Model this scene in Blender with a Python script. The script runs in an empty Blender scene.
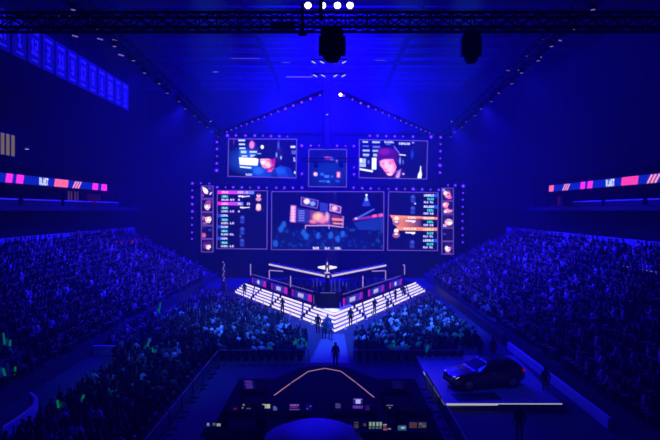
import bpy, bmesh, math, random
import numpy as np
from mathutils import Vector, Matrix, Euler
random.seed(7); rng = np.random.default_rng(7)
SC = bpy.context.scene
C = SC.collection
PI = math.pi
F, CX, CY, H = 518.0, 333.0, 210.0, 11.0      # focal length in pixels, axis pixel, eye height in metres
def at(px, py, d):                             # photograph pixel at distance d -> world point
    return Vector(((px - CX) * d / F, d, H - (py - CY) * d / F))
def s2l(c): return c / 12.92 if c <= 0.04045 else ((c + 0.055) / 1.055) ** 2.4
def rgb(r, g, b): return (s2l(r / 255), s2l(g / 255), s2l(b / 255))

# ---------------------------------------------------------------- materials
MATS = {}
def mat(name, col, rough=0.6, metal=0.0, noise=0.0, scale=8.0, spec=0.3):
    if name in MATS: return MATS[name]
    m = bpy.data.materials.new(name); m.use_nodes = True
    nt = m.node_tree; b = nt.nodes['Principled BSDF']
    b.inputs['Roughness'].default_value = rough; b.inputs['Metallic'].default_value = metal
    b.inputs['Specular IOR Level'].default_value = spec
    b.inputs['Base Color'].default_value = (*col, 1)
    if noise:
        tc = nt.nodes.new('ShaderNodeTexCoord'); n = nt.nodes.new('ShaderNodeTexNoise'); n.inputs['Scale'].default_value = scale
        n.inputs['Detail'].default_value = 3
        mx = nt.nodes.new('ShaderNodeMix'); mx.data_type = 'RGBA'
        mx.inputs[6].default_value = (*[c * (1 - noise) for c in col], 1)
        mx.inputs[7].default_value = (*[min(1, c * (1 + noise)) for c in col], 1)
        nt.links.new(tc.outputs['Object'], n.inputs['Vector']); nt.links.new(n.outputs['Fac'], mx.inputs[0])
        nt.links.new(mx.outputs[2], b.inputs['Base Color'])
    MATS[name] = m; return m
def glow(name, col, strength=1.0, sample=False):
    if name in MATS: return MATS[name]
    m = bpy.data.materials.new(name); m.use_nodes = True; nt = m.node_tree; nt.nodes.clear()
    o = nt.nodes.new('ShaderNodeOutputMaterial'); e = nt.nodes.new('ShaderNodeEmission')
    e.inputs['Color'].default_value = (*col, 1); e.inputs['Strength'].default_value = strength
    nt.links.new(e.outputs[0], o.inputs['Surface'])
    m.cycles.emission_sampling = 'FRONT' if sample else 'NONE'
    MATS[name] = m; return m
def object_colour(name, rough=0.8):
    m = bpy.data.materials.new(name); m.use_nodes = True; nt = m.node_tree; b = nt.nodes['Principled BSDF']
    oi = nt.nodes.new('ShaderNodeObjectInfo'); nt.links.new(oi.outputs['Color'], b.inputs['Base Color'])
    b.inputs['Roughness'].default_value = rough; b.inputs['Specular IOR Level'].default_value = 0.2
    MATS[name] = m; return m
def attr_colour(name, emit=None, rough=0.8):
    m = bpy.data.materials.new(name); m.use_nodes = True; nt = m.node_tree
    a = nt.nodes.new('ShaderNodeAttribute'); a.attribute_name = 'tint'
    if emit:
        nt.nodes.remove(nt.nodes['Principled BSDF']); e = nt.nodes.new('ShaderNodeEmission'); e.inputs['Strength'].default_value = emit
        nt.links.new(a.outputs['Color'], e.inputs['Color']); nt.links.new(e.outputs[0], nt.nodes['Material Output'].inputs['Surface'])
        m.cycles.emission_sampling = 'NONE'
    else:
        b = nt.nodes['Principled BSDF']; nt.links.new(a.outputs['Color'], b.inputs['Base Color']); b.inputs['Roughness'].default_value = rough
        b.inputs['Specular IOR Level'].default_value = 0.2
    MATS[name] = m; return m

BLACK = mat('black_metal', (0.007, 0.007, 0.009), 0.7, 0, 0, 8, .06)
MATTE = mat('matte_black', (0.006, 0.006, 0.008), 0.95, 0, 0.3, 6, 0.02)
DARK = mat('dark_grey', (0.03, 0.03, 0.035), 0.6, 0, 0.2, 5)
STEEL = mat('steel', (0.3, 0.3, 0.32), 0.35, 0.9)
CONC = mat('concrete', (0.07, 0.07, 0.08), 0.95, 0, 0.25, 1.2, 0.03)
FLOOR = mat('floor_covering', (0.08, 0.08, 0.085), 0.8, 0, 0.15, 0.8, 0.03)
WALLM = mat('wall_paint', (0.012, 0.012, 0.014), 0.95, 0, 0.25, 0.6, 0.03)
CEIL = mat('ceiling_deck', (0.035, 0.035, 0.04), 0.8, 0, 0.3, 0.5)
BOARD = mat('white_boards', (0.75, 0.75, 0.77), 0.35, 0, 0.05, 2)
SEATP = mat('seat_plastic', (0.02, 0.025, 0.06), 0.5)
FABRIC = mat('grey_fabric', (0.28, 0.28, 0.3), 0.95, 0, 0.15, 14, 0.02)
LILAC = glow('lilac_led', rgb(150, 110, 235), 0.55)
WHITE_LED = glow('white_led', (1.0, 0.80, 0.95), 0.85)
STEP_LED = glow('step_led', (1.0, 0.86, 0.97), 1.3, True)
CORE = glow('violet_lamp_core', (0.24, 0.055, 1.0), 1.9)
HALO = glow('violet_lamp_halo', (0.05, 0.0, 1.0), 0.7)  # bloom round the bulb, painted as a dim glowing disc
HALO2 = glow('violet_lamp_halo_edge', (0.02, 0.0, 1.0), 0.35)  # fainter outer part of the painted bloom

# ---------------------------------------------------------------- mesh building
class MB:
    def __init__(s): s.v = []; s.f = []; s.m = []
    def add(s, vs, fs, m=0):
        o = len(s.v); s.v += [tuple(v) for v in vs]; s.f += [tuple(i + o for i in f) for f in fs]; s.m += [m] * len(fs); return s
    def box(s, c, size, rot=None, m=0, taper=1.0):
        x, y, z = (q / 2 for q in size); c = Vector(c); t = taper
        vs = [Vector(p) for p in ((-x, -y, -z), (x, -y, -z), (x, y, -z), (-x, y, -z), (-x * t, -y * t, z), (x * t, -y * t, z), (x * t, y * t, z), (-x * t, y * t, z))]
        if rot is not None:
            R = rot if isinstance(rot, Matrix) else Euler(rot).to_matrix()
            vs = [R @ v for v in vs]
        return s.add([v + c for v in vs], [(0, 3, 2, 1), (4, 5, 6, 7), (0, 1, 5, 4), (1, 2, 6, 5), (2, 3, 7, 6), (3, 0, 4, 7)], m)
    def tube(s, pts, rad, n=8, m=0, caps=True):
        pts = [Vector(p) for p in pts]; rad = rad if isinstance(rad, (list, tuple)) else [rad] * len(pts)
        vs = []; fs = []
        for i, p in enumerate(pts):
            t = (pts[min(i + 1, len(pts) - 1)] - pts[max(i - 1, 0)]).normalized()
            a = t.cross(Vector((0, 0, 1)) if abs(t.z) < 0.9 else Vector((1, 0, 0))).normalized(); b = t.cross(a)
            for k in range(n):
                q = 2 * PI * k / n; vs.append(p + (a * math.cos(q) + b * math.sin(q)) * rad[i])
        for i in range(len(pts) - 1):
            for k in range(n):
                k2 = (k + 1) % n; fs.append((i * n + k, i * n + k2, (i + 1) * n + k2, (i + 1) * n + k))
        if caps: fs += [tuple(range(n))[::-1], tuple((len(pts) - 1) * n + k for k in range(n))]
        return s.add(vs, fs, m)
    def prism(s, poly, z0, z1, m=0):
        n = len(poly); vs = [(p[0], p[1], z0) for p in poly] + [(p[0], p[1], z1) for p in poly]
        return s.add(vs, [tuple(range(n))[::-1], tuple(range(n, 2 * n))] + [(i, (i + 1) % n, n + (i + 1) % n, n + i) for i in range(n)], m)
    def extrude(s, poly, vec, m=0):           # closed planar polygon of 3-D points pushed along vec
        n = len(poly); vec = Vector(vec); vs = [Vector(p) for p in poly] + [Vector(p) + vec for p in poly]
        return s.add(vs, [tuple(range(n))[::-1], tuple(range(n, 2 * n))] + [(i, (i + 1) % n, n + (i + 1) % n, n + i) for i in range(n)], m)
    def lathe(s, prof, c=(0, 0, 0), axis='Z', n=14, m=0):
        vs = []; fs = []; c = Vector(c)
        for r, h in prof:
            for k in range(n):
                q = 2 * PI * k / n; a, b = r * math.cos(q), r * math.sin(q)
                vs.append(c + Vector({'Z': (a, b, h), 'Y': (a, h, b), 'X': (h, a, b)}[axis]))
        for i in range(len(prof) - 1):
            for k in range(n):
                k2 = (k + 1) % n; fs.append((i * n + k, i * n + k2, (i + 1) * n + k2, (i + 1) * n + k))
        fs += [tuple(range(n))[::-1], tuple((len(prof) - 1) * n + k for k in range(n))]
        return s.add(vs, fs, m)
    def mesh(s, name, mats):
        me = bpy.data.meshes.new(name); me.from_pydata(s.v, [], s.f)
        for m in (mats if isinstance(mats, (list, tuple)) else [mats]): me.materials.append(m)
        me.polygons.foreach_set('material_index', s.m)
        bm = bmesh.new(); bm.from_mesh(me); bmesh.ops.recalc_face_normals(bm, faces=bm.faces); bm.to_mesh(me); bm.free()
        me.update(); return me
    def build(s, name, mats, parent=None, smooth=False, bevel=0):
        o = bpy.data.objects.new(name, s.mesh(name, mats)); C.objects.link(o)
        if parent: o.parent = parent
        if smooth: o.data.polygons.foreach_set('use_smooth', [True] * len(o.data.polygons))
        if bevel:
            b = o.modifiers.new('edge', 'BEVEL'); b.width = bevel; b.segments = 2; b.limit_method = 'ANGLE'
        return o
def tag(o, label=None, cat=None, group=None, kind=None):
    if label: o['label'] = label
    if cat: o['category'] = cat
    if group: o['group'] = group
    if kind: o['kind'] = kind
    return o
def thing(name, label, cat, loc=(0, 0, 0), rz=0, group=None, rot=None):
    o = bpy.data.objects.new(name, None); C.objects.link(o); o.location = loc
    o.rotation_euler = rot if rot is not None else (0, 0, rz); o.empty_display_size = 0.2
    return tag(o, label, cat, group)
def struct(name, mb, mats, smooth=False): return tag(mb.build(name, mats, None, smooth), kind='structure')
KIDS = {}
def dup(root, loc, rot=None, label=None, group=None):
    if root.name not in KIDS: KIDS[root.name] = [(ch, list(ch.children)) for ch in root.children]
    r = root.copy(); C.objects.link(r); r.location = loc
    if rot is not None: r.rotation_euler = rot
    if label: r['label'] = label
    if group: r['group'] = group
    for ch, gs in KIDS[root.name]:
        c = ch.copy(); C.objects.link(c); c.parent = r
        for g in gs:
            d = g.copy(); C.objects.link(d); d.parent = c
    return r
def spot(name, loc, target, energy, col, deg=60, blend=0.6, size=0.2):
    l = bpy.data.lights.new(name, 'SPOT'); l.energy = energy; l.color = col; l.spot_size = math.radians(deg); l.spot_blend = blend; l.shadow_soft_size = size
    o = bpy.data.objects.new(name, l); C.objects.link(o); o.location = loc
    o.rotation_euler = (Vector(target) - Vector(loc)).to_track_quat('-Z', 'Y').to_euler(); return o
def pointlight(name, loc, energy, col, size=0.3):
    l = bpy.data.lights.new(name, 'POINT'); l.energy = energy; l.color = col; l.shadow_soft_size = size
    o = bpy.data.objects.new(name, l); C.objects.link(o); o.location = loc; return o
ORD = ['', 'first', 'second', 'third', 'fourth', 'fifth', 'sixth', 'seventh', 'eighth', 'ninth', 'tenth', 'eleventh', 'twelfth', 'thirteenth', 'fourteenth', 'fifteenth',
       'sixteenth', 'seventeenth', 'eighteenth', 'nineteenth', 'twentieth', 'twenty-first', 'twenty-second', 'twenty-third', 'twenty-fourth', 'twenty-fifth', 'twenty-sixth', 'twenty-seventh', 'twenty-eighth', 'twenty-ninth', 'thirtieth']
def nth(n):
    if n < len(ORD): return ORD[n]
    t = {3: 'thirty', 4: 'forty', 5: 'fifty', 6: 'sixty', 7: 'seventy', 8: 'eighty', 9: 'ninety'}[n // 10]
    return (t[:-1] + 'ieth') if n % 10 == 0 else t + '-' + ORD[n % 10]

# ---------------------------------------------------------------- pictures shown on the LED screens (a painted grid of vertices)
class Pic:
    def __init__(s, x0, y0, x1, y1, nx, bg):
        s.x0, s.y0, s.x1, s.y1 = x0, y0, x1, y1; s.nx = nx; s.ny = max(2, int(round(nx * (y1 - y0) / (x1 - x0))))
        xs = np.linspace(x0, x1, s.nx); ys = np.linspace(y0, y1, s.ny); s.X, s.Y = np.meshgrid(xs, ys)
        s.a = np.zeros((s.ny, s.nx, 3)); s.a[:] = rgb(*bg); s.px = (x1 - x0) / s.nx
    def _mix(s, m, col, al=1.0):
        m = np.clip(m, 0, 1)[..., None] * al; s.a = s.a * (1 - m) + np.array(rgb(*col)) * m; return s
    def ell(s, cx, cy, rx, ry, col, soft=0.15, al=1.0, rot=0):
        c, n = math.cos(math.radians(rot)), math.sin(math.radians(rot)); dx, dy = s.X - cx, s.Y - cy
        r = np.sqrt(((dx * c + dy * n) / rx) ** 2 + ((-dx * n + dy * c) / ry) ** 2); return s._mix((1 - r) / soft + 0.5, col, al)
    def poly(s, pts, col, al=1.0, soft=0.0):
        ins = np.zeros(s.X.shape)
        for ox in (-0.33, 0, 0.33):
            for oy in (-0.33, 0, 0.33):
                X, Y = s.X + ox * s.px, s.Y + oy * s.px; q = np.zeros(X.shape, bool); j = len(pts) - 1
                for i in range(len(pts)):
                    (xi, yi), (xj, yj) = pts[i], pts[j]
                    if yi != yj: q ^= ((yi > Y) != (yj > Y)) & (X < (xj - xi) * (Y - yi) / (yj - yi) + xi)
                    j = i
                ins += q
        return s._mix(ins / 9, col, al)
    def rect(s, x0, y0, x1, y1, col, al=1.0): return s.poly([(x0, y0), (x1, y0), (x1, y1), (x0, y1)], col, al)
    def grad(s, x0, y0, x1, y1, ca, cb):
        t = np.clip((s.X - x0) / (x1 - x0), 0, 1)[..., None]; k = ((s.X >= x0) & (s.X <= x1) & (s.Y >= y0) & (s.Y <= y1))[..., None]
        s.a = np.where(k, np.array(rgb(*ca)) * (1 - t) + np.array(rgb(*cb)) * t, s.a); return s
    def marks(s, x0, y0, x1, y1, n, col, al=0.9):     # a word too small to read: a run of little strokes
        w = (x1 - x0) / n
        for i in range(n):
            k = (i * 7 + int(x0) * 3 + int(y0)) % 4; a, b = x0 + i * w + w * 0.1, x0 + i * w + w * 0.85
            s.rect(a, y0, a + w * 0.35, y1, col, al)
            if k != 1: s.rect(a, y0, b, y0 + (y1 - y0) * 0.35, col, al)
            if k != 2: s.rect(a, y0 + (y1 - y0) * 0.65, b, y1, col, al)
            if k > 1: s.rect(b - w * 0.3, y0, b, y1, col, al)
        return s
    def word(s, txt, x0, y0, x1, y1, col):
        n = len(txt); w = (x1 - x0) / n
        for i, ch in enumerate(txt):
            g = FONT[ch]
            for r in range(5):
                for k in range(3):
                    if g[r][k] == '#':
                        a = x0 + i * w + k * w * 0.29; b = y0 + r * (y1 - y0) / 5; s.rect(a, b, a + w * 0.31, b + (y1 - y0) / 5 * 1.05, col)
        return s
    def build(s, name, tl, tr, br, bl, m, parent):
        tl, tr, br, bl = (np.array(q) for q in (tl, tr, br, bl)); u = np.linspace(0, 1, s.nx)[None, :, None]; v = np.linspace(0, 1, s.ny)[:, None, None]
        P = (tl * (1 - u) + tr * u) * (1 - v) + (bl * (1 - u) + br * u) * v; idx = np.arange(s.nx * s.ny).reshape(s.ny, s.nx)
        q = np.stack([idx[:-1, :-1], idx[1:, :-1], idx[1:, 1:], idx[:-1, 1:]], -1).reshape(-1, 4)
        me = bpy.data.meshes.new(name); me.from_pydata(P.reshape(-1, 3).tolist(), [], q.tolist()); me.materials.append(m)
        ca = me.attributes.new('tint', 'FLOAT_COLOR', 'POINT'); ca.data.foreach_set('color', np.concatenate([s.a.reshape(-1, 3), np.ones((s.nx * s.ny, 1))], 1).astype(np.float32).ravel())
        o = bpy.data.objects.new(name, me); C.objects.link(o); o.parent = parent; return o
FONT = {'B': ('##.', '#.#', '##.', '#.#', '##.'), 'L': ('#..', '#..', '#..', '#..', '###'), 'A': ('.#.', '#.#', '###', '#.#', '#.#'), 'S': ('###', '#..', '###', '..#', '###'), 'T': ('###', '.#.', '.#.', '.#.', '.#.'),
        '0': ('###', '#.#', '#.#', '#.#', '###'), '1': ('.#.', '##.', '.#.', '.#.', '###'), '2': ('###', '..#', '###', '#..', '###'), '7': ('###', '..#', '..#', '.#.', '.#.'), '8': ('###', '#.#', '###', '#.#', '###'), '9': ('###', '#.#', '###', '..#', '###')}
SCREEN = attr_colour('led_picture', emit=1.65)
# ================================================================ THE SETTING
struct('floor', MB().box((0, 50, -0.1), (70, 110, 0.2)), FLOOR)
struct('ceiling', MB().box((0, 50, 33.2), (70, 110, 0.4)), CEIL)
struct('wall_back', MB().box((0, 96, 16.5), (70, 0.6, 33)), WALLM)
struct('wall_left', MB().box((-34.3, 50, 16.5), (0.6, 110, 33)), WALLM)
struct('wall_right', MB().box((34.3, 50, 16.5), (0.6, 110, 33)), WALLM)
struct('wall_front', MB().box((0, -4.6, 16.5), (70, 0.6, 33)), WALLM)
n = 1
for y in range(44, 95, 4):                       # roof joists and two long girders
    struct('beam_%d' % n, MB().box((0, y, 32.5), (67, 0.25, 0.7)), CEIL); n += 1
for x in (-22, -9, 9, 22):
    struct('beam_%d' % n, MB().box((x, 50, 31.7), (0.35, 90, 0.8)), MATTE); n += 1
struct('wall_curtain', MB().box((0, 84, 6), (44, 0.3, 12)), MATTE)      # black drape behind the stage

ROWS, PITCH, RISE = 15, 0.86, 0.42
FRONT = {-1: 18.3, 1: 14.4}                      # inner edge of each lower stand
TOPZ = 1.05 + ROWS * RISE
for s, nm in ((-1, 'left'), (1, 'right')):
    f = FRONT[s]; prof = [(f, 0)]; z = 1.05
    prof.append((f, z))
    for k in range(ROWS):
        prof.append((f + (k + 1) * PITCH, z)); z += RISE; prof.append((f + (k + 1) * PITCH, z))
    back = 34.0; prof += [(back, z), (back, 0)]
    pts = [(s * x, 12, zz) for x, zz in prof]
    struct('trim_1' if s < 0 else 'trim_2', MB().extrude(pts, (0, 70, 0)), CONC)          # stepped lower stand
    xb = f + ROWS * PITCH + 0.25
    struct('baseboard_' + nm, MB().box((s * xb, 47, TOPZ + 0.45), (0.2, 70, 1.0)), mat('parapet_paint', (.32, .32, .34), .8, 0, .1, 1, .05))   # parapet at the back of the lower stand
    m = MB()                                      # upper concourse deck and suites
    m.box((s * 32.3, 47, 11.2), (3.4, 70, 0.5)); struct('trim_%d' % (3 if s < 0 else 4), m, CONC)
    struct('trim_%d' % (5 if s < 0 else 6), MB().box((s * 31.5, 47, 14.2), (0.5, 70, 1.6)), WALLM)
    struct('trim_%d' % (7 if s < 0 else 8), MB().box((s * 32.7, 47, 15.4), (3.0, 70, 0.4)), WALLM)
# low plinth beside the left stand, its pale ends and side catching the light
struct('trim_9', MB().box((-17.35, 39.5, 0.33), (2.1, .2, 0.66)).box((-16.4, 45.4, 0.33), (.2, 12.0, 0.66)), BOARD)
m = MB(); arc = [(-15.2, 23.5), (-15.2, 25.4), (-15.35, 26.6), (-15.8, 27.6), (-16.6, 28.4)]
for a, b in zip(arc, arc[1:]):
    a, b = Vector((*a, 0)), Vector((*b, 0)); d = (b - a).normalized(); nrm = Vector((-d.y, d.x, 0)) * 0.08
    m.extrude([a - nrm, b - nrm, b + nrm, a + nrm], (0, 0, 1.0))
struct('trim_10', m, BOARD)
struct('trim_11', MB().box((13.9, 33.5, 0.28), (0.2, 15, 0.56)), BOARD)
struct('trim_12', MB().box((13.9, 56, 0.45), (0.2, 28, 0.9)), DARK)

# ---------------------------------------------------------------- ribbon boards round the bowl
def ribbon(s, x, d0, d1, marks, where):
    ztop, zbot = 14.5, 13.6
    t = thing('ribbon_board', 'long blue LED ribbon board with pink blocks on the %s balcony' % where, 'LED board', (s * x, (d0 + d1) / 2, zbot))
    o = t.location
    MB().box((s * 0.12, 0, 0.45), (0.2, d1 - d0, 1.0)).build('cabinet', MATTE, t)
    L = d1 - d0; p = Pic(0, 0, L, 0.9, int(L * 11), (6, 30, 165))
    for k, a, b in marks:
        if k == 'pink': p.poly([(a + .1, 0), (b + .1, 0), (b - .1, .9), (a - .1, .9)], (255, 45, 215))
        if k == 'coral': p.poly([(a + .15, 0), (b + .15, 0), (b - .1, .9), (a - .1, .9)], (255, 100, 140))
        if k == 'rose': p.poly([(a + .1, 0), (b + .1, 0), (b - .1, .9), (a - .1, .9)], (255, 60, 160))
        if k == 'word': p.word('BLAST', a, .1, b, .8, (225, 235, 255))
        if k == 'stripe':
            w = b - a
            for i in range(3): p.poly([(a + w * (i * .36 - .25), .88), (a + w * (i * .36 - .05), .88), (a + w * (i * .36 + .4), .05), (a + w * (i * .36 + .2), .05)], (255, 150, 160))
    y0, y1 = -L / 2, L / 2
    # facing the bowl: left board reads away from the camera, right board towards it
    ya, yb = (y0, y1) if s < 0 else (y1, y0)
    p.build('picture', (0, ya, .9), (0, yb, .9), (0, yb, 0), (0, ya, 0), SCREEN, t)
def dl(px, s): return F * 31.0 / abs(px - CX)
D0, D1 = 44.0, dl(107, -1)
mk = []
for k, a, b in (('pink', 6, 12.5), ('pink', 16.5, 23.5), ('word', 39.5, 48.5), ('coral', 54.5, 68), ('stripe', 74, 81), ('pink', 92.5, 98), ('pink', 101.5, 107)):
    mk.append((k, dl(a, -1) - D0, dl(b, -1) - D0))
ribbon(-1, 31.0, D0, D1, mk, 'left')
E0, E1 = 45.0, dl(549, 1); mk = []
for k, a, b in (('coral', 553.5, 549), ('stripe', 569.5, 563.5), ('pink', 585, 580.5), ('pink', 592.5, 587.5), ('word', 614.5, 606), ('rose', 638, 621.5), ('stripe', 659.5, 649)):
    mk.append((k, E1 - dl(b, 1), E1 - dl(a, 1)))
ribbon(1, 31.0, E0, E1, mk, 'right')

# suites behind the boards: warm lit windows, mullions, blue-lit rails
WARM = glow('suite_window_light', rgb(120, 72, 70), 0.55); WARM2 = glow('suite_window_cream', rgb(170, 145, 125), 0.5); DIMRED = glow('suite_window_dim', rgb(70, 16, 50), 0.5)
def window(k, s, d0, d1, z0, z1, m, nm, x=32.8):
    w = MB().box((s * x, (d0 + d1) / 2, (z0 + z1) / 2), (0.1, d1 - d0, z1 - z0)).build('window_%d' % k, m); tag(w, kind='structure')
    fr = MB()
    nb = max(2, int((d1 - d0) / 0.8))
    for i in range(nb + 1): fr.box((s * (x - .1), d0 + (d1 - d0) * i / nb, (z0 + z1) / 2), (0.12, 0.1, z1 - z0 + .1))
    for zz in (z0, z1): fr.box((s * (x - .1), (d0 + d1) / 2, zz), (0.12, d1 - d0, 0.1))
    fr.build('window_frame', DARK, w)
def dz(px, d): return None
window(1, -1, dl(68.5, -1) * 1.05, dl(74, -1) * 1.05, 11.6, 13.4, WARM, 'left')
window(2, -1, dl(75, -1) * 1.05, dl(80, -1) * 1.05, 11.6, 13.4, WARM, 'left')
window(3, -1, dl(85, -1) * 1.05, dl(105, -1) * 1.05, 11.6, 13.2, DIMRED, 'left')
window(4, -1, 48.0, 54.8, 16.6, 18.9, WARM2, 'left', 33.7)
window(5, 1, dl(563, 1) * 1.05, dl(556, 1) * 1.05, 11.6, 13.0, DIMRED, 'right')
k = 13
for s in (-1, 1):
    for y in range(46, 84, 5):
        struct('trim_%d' % k, MB().box((s * 31.6, y, 12.5), (0.35, 0.35, 2.4)), WALLM); k += 1
    for y0 in range(44, 76, 8):
        if s > 0 and y0 > 66: continue
        r = thing('balcony_rail', 'blue-lit balcony rail under the %s ribbon board, %s section from the near end' % ('left' if s < 0 else 'right', nth((y0 - 36) // 8)), 'railing', (s * 31.2, y0 + 3.7, 11.45), group='suite balcony rails')
        MB().box((0, 0, 0.62), (0.12, 7.2, 0.14)).build('handrail', BOARD, r); MB().box((0, 0, 0.29), (0.06, 7.2, 0.5)).build('glass_panel', DARK, r)
lamp = thing('wall_lamp', 'small white lamp on the wall above the left ribbon board', 'lamp', at(27, 149, 52.5)); MB().lathe([(.05, -.1), (.16, 0), (.16, .2)], n=10).build('shade', DARK, lamp)
MB().lathe([(.15, -.06), (.2, -.02), (.1, .02)], n=10).build('bulb', glow('wall_lamp_light', (.8, .8, 1), .9), lamp)
# two advertising boards on the stand fronts near the stage
def adboard(s, pa, pb, col, colb, where):
    a, b = at(*pa), at(*pb); t = thing('advertising_board', 'small glowing pink advertising board on the %s stand beside the stage' % where, 'LED board', (a + b) / 2)
    d = (b - a); h = 0.75; p = Pic(0, 0, d.length, h, int(d.length * 14), colb)
    p.marks(.3, .18, d.length - .3, .6, 9, col, .8); q = d / 2; up = Vector((0, 0, h / 2))
    p.build('picture', -q + up, q + up, q - up, -q - up, attr_colour('board_picture_' + where, .5), t)
    nrm = d.cross(Vector((0, 0, 1))).normalized() * -0.12
    MB().extrude([-q + up * 1.15 + nrm * .3, q + up * 1.15 + nrm * .3, q - up * 1.15 + nrm * .3, -q - up * 1.15 + nrm * .3], nrm).build('cabinet', MATTE, t)
adboard(-1, (112, 244, 67), (141, 241, 76), (200, 40, 190), (60, 0, 90), 'left')
adboard(1, (513, 243.5, 78), (540, 248, 69), (200, 30, 150), (70, 0, 70), 'right')

rl = thing('lit_rail', 'row of tiny pale lights on a rail high in the right stand', 'railing', (23.5, 40, 5.4)); MB().tube([(0, -2.6, 1.02), (0, 2.6, 1.02)], .03, 6).build('handrail', BLACK, rl)
for q in (-2.5, 0, 2.5): MB().tube([(0, q, 0), (0, q, 1.0)], .03, 6).build('post', BLACK, rl)
for i in range(9): MB().box((-.03, -2.4 + i * .6, 1.07), (.08, .14 + .1 * (i % 3 == 0), .06)).build('small_light', glow('rail_lights', rgb(140, 130, 170), .6), rl)

# ---------------------------------------------------------------- number banners under the left roof
CLOTH = mat('banner_cloth', (0.14, 0.14, 0.18), 0.9, 0, 0.1, 4); CLOTHN = mat('banner_print', (0.85, 0.85, 0.88), 0.8)
nums = ['17', '1', '12', '2', '11', '9', '17', '8', '1', '20', '1', '1']
for i, num in enumerate(nums):
    y = 37.6 + 2.02 * i
    b = thing('hanging_banner', 'pale hanging banner with number %s, %s from the near end of the row' % (num, nth(i + 1)), 'banner', (-24, y, 22.65), group='number banners under the left roof')
    MB().box((0, 0, 1.5), (0.03, 1.8, 3.0)).build('cloth', CLOTH, b)
    MB().tube([(0, -.85, 3.03), (0, .85, 3.03)], .04, 8).build('batten', BLACK, b)
    w = 0.5; x0 = -w * len(num) / 2
    for j, ch in enumerate(num):
        m = MB()
        for r in range(5):
            for c in range(3):
                if FONT[ch][r][c] == '#': m.box((0.03, x0 + j * w + (c + .5) * .145 + .03, 1.95 - r * .26), (0.03, .15, .265))
        m.build('number', CLOTHN, b)
    MB().box((0.03, 0, 2.55), (0.03, 1.1, .2)).build('stripe', CLOTHN, b); MB().box((0.03, 0, .35), (0.03, .9, .14)).build('stripe', CLOTHN, b)
    for q in (-.7, .7): MB().tube([(0, q, 3.05), (0, q, 8.3)], .012, 5).build('cord', BLACK, b)

# ================================================================ RIGGING
def truss(name, label, a, b, w, h, rad, step, mt=BLACK, group=None):
    a, b = Vector(a), Vector(b); u = (b - a); L = u.length; u.normalize(); side = u.cross(Vector((0, 0, 1))).normalized(); up = side.cross(u)
    t = thing(name, label, 'truss', a, group=group)
    cs = [side * (sx * w / 2) + up * (sz * h / 2) for sx, sz in ((-1, 1), (1, 1), (1, -1), (-1, -1))]
    for c in cs: MB().tube([c, c + u * L], rad, 8).build('chord', mt, t)
    m = MB(); nst = max(1, int(round(L / step)))
    for i in range(nst):
        p, q = u * (L * i / nst), u * (L * (i + 1) / nst)
        for k in range(4):
            c0, c1 = cs[k], cs[(k + 1) % 4]; m.tube([p + c0, q + c1] if i % 2 else [p + c1, q + c0], rad * .5, 5)
            m.tube([p + c0, p + c1], rad * .5, 5)
            if k in (1, 3): m.tube([p + c1, q + c0] if i % 2 else [p + c0, q + c1], rad * .45, 5)
    m.build('bracing', mt, t); return t
truss('lighting_truss', 'black box truss crossing the whole picture near the camera', at(-120, 22.5, 22), at(790, 22, 22), .6, .62, .065, .9)
def chain(px, d, z0, label):
    p = at(px, 0, d); t = MB().tube([(p.x, d, z0), (p.x, d, 33)], .05, 6).build('hoist_chain', BLACK); t['label'] = label; t['category'] = 'chain'
def moving_head(label, px, py, d, sc=1.0, tilt=0, lens=None):
    top = at(px, py, d); t = thing('moving_head_lamp', label, 'stage light', top); t.scale = (sc, sc, sc)
    MB().box((0, 0, -.12), (.8, .6, .26), taper=.9).build('base', BLACK, t, bevel=.03)
    m = MB().box((0, 0, -.28), (.84, .3, .1))
    for s in (-1, 1): m.box((s * .4, 0, -.56), (.12, .34, .62))
    m.build('yoke', BLACK, t, bevel=.02)
    hd = MB().lathe([(.1, .0), (.3, .04), (.37, .14), (.38, .36), (.36, .5), (.31, .7), (.22, .82)], n=16)
    hd.v = [(x, y, -.28 - z) for x, y, z in hd.v]; h = hd.build('head', BLACK, t, smooth=False)
    MB().lathe([(.18, -1.085), (.21, -1.06)], n=14).build('lens', lens or mat('dark_lens', (.02, .02, .05), .1), h)
    MB().box((-.2, 0, .05), (.1, .12, .16)).box((.2, 0, .05), (.1, .12, .16)).build('clamp', STEEL, t)
    return t
moving_head('large black moving-head lamp hanging under the truss at the centre', 332, 30, 22.0, 1.22)
moving_head('black moving-head lamp hanging under the truss to the right', 471, 31, 22.0, 1.16).scale = (.92, .92, 1.22)
p = at(321, 0, 21.6); t = MB().tube([(p.x, 21.6, 18.9), (p.x, 21.6, 33)], .085, 8).build('hanging_pole', BLACK); tag(t, 'black vertical pole rising from the truss past the white lamps', 'pole')
p = at(302, 0, 21.6); t = MB().tube([(p.x, 21.6, 18.3), (p.x, 21.6, 19.6)], .06, 8).box((p.x + .02, 21.6, 18.35), (.35, .3, .1)).build('truss_bracket', BLACK); tag(t, 'short black bracket across the near truss under the white lamps', 'bracket')
p = at(283, 26, 21.6); t = MB().box(p, (1.0, .3, .28)).build('junction_box', BLACK, bevel=.02); tag(t, 'black cable box lying inside the near truss left of centre', 'box')
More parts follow.
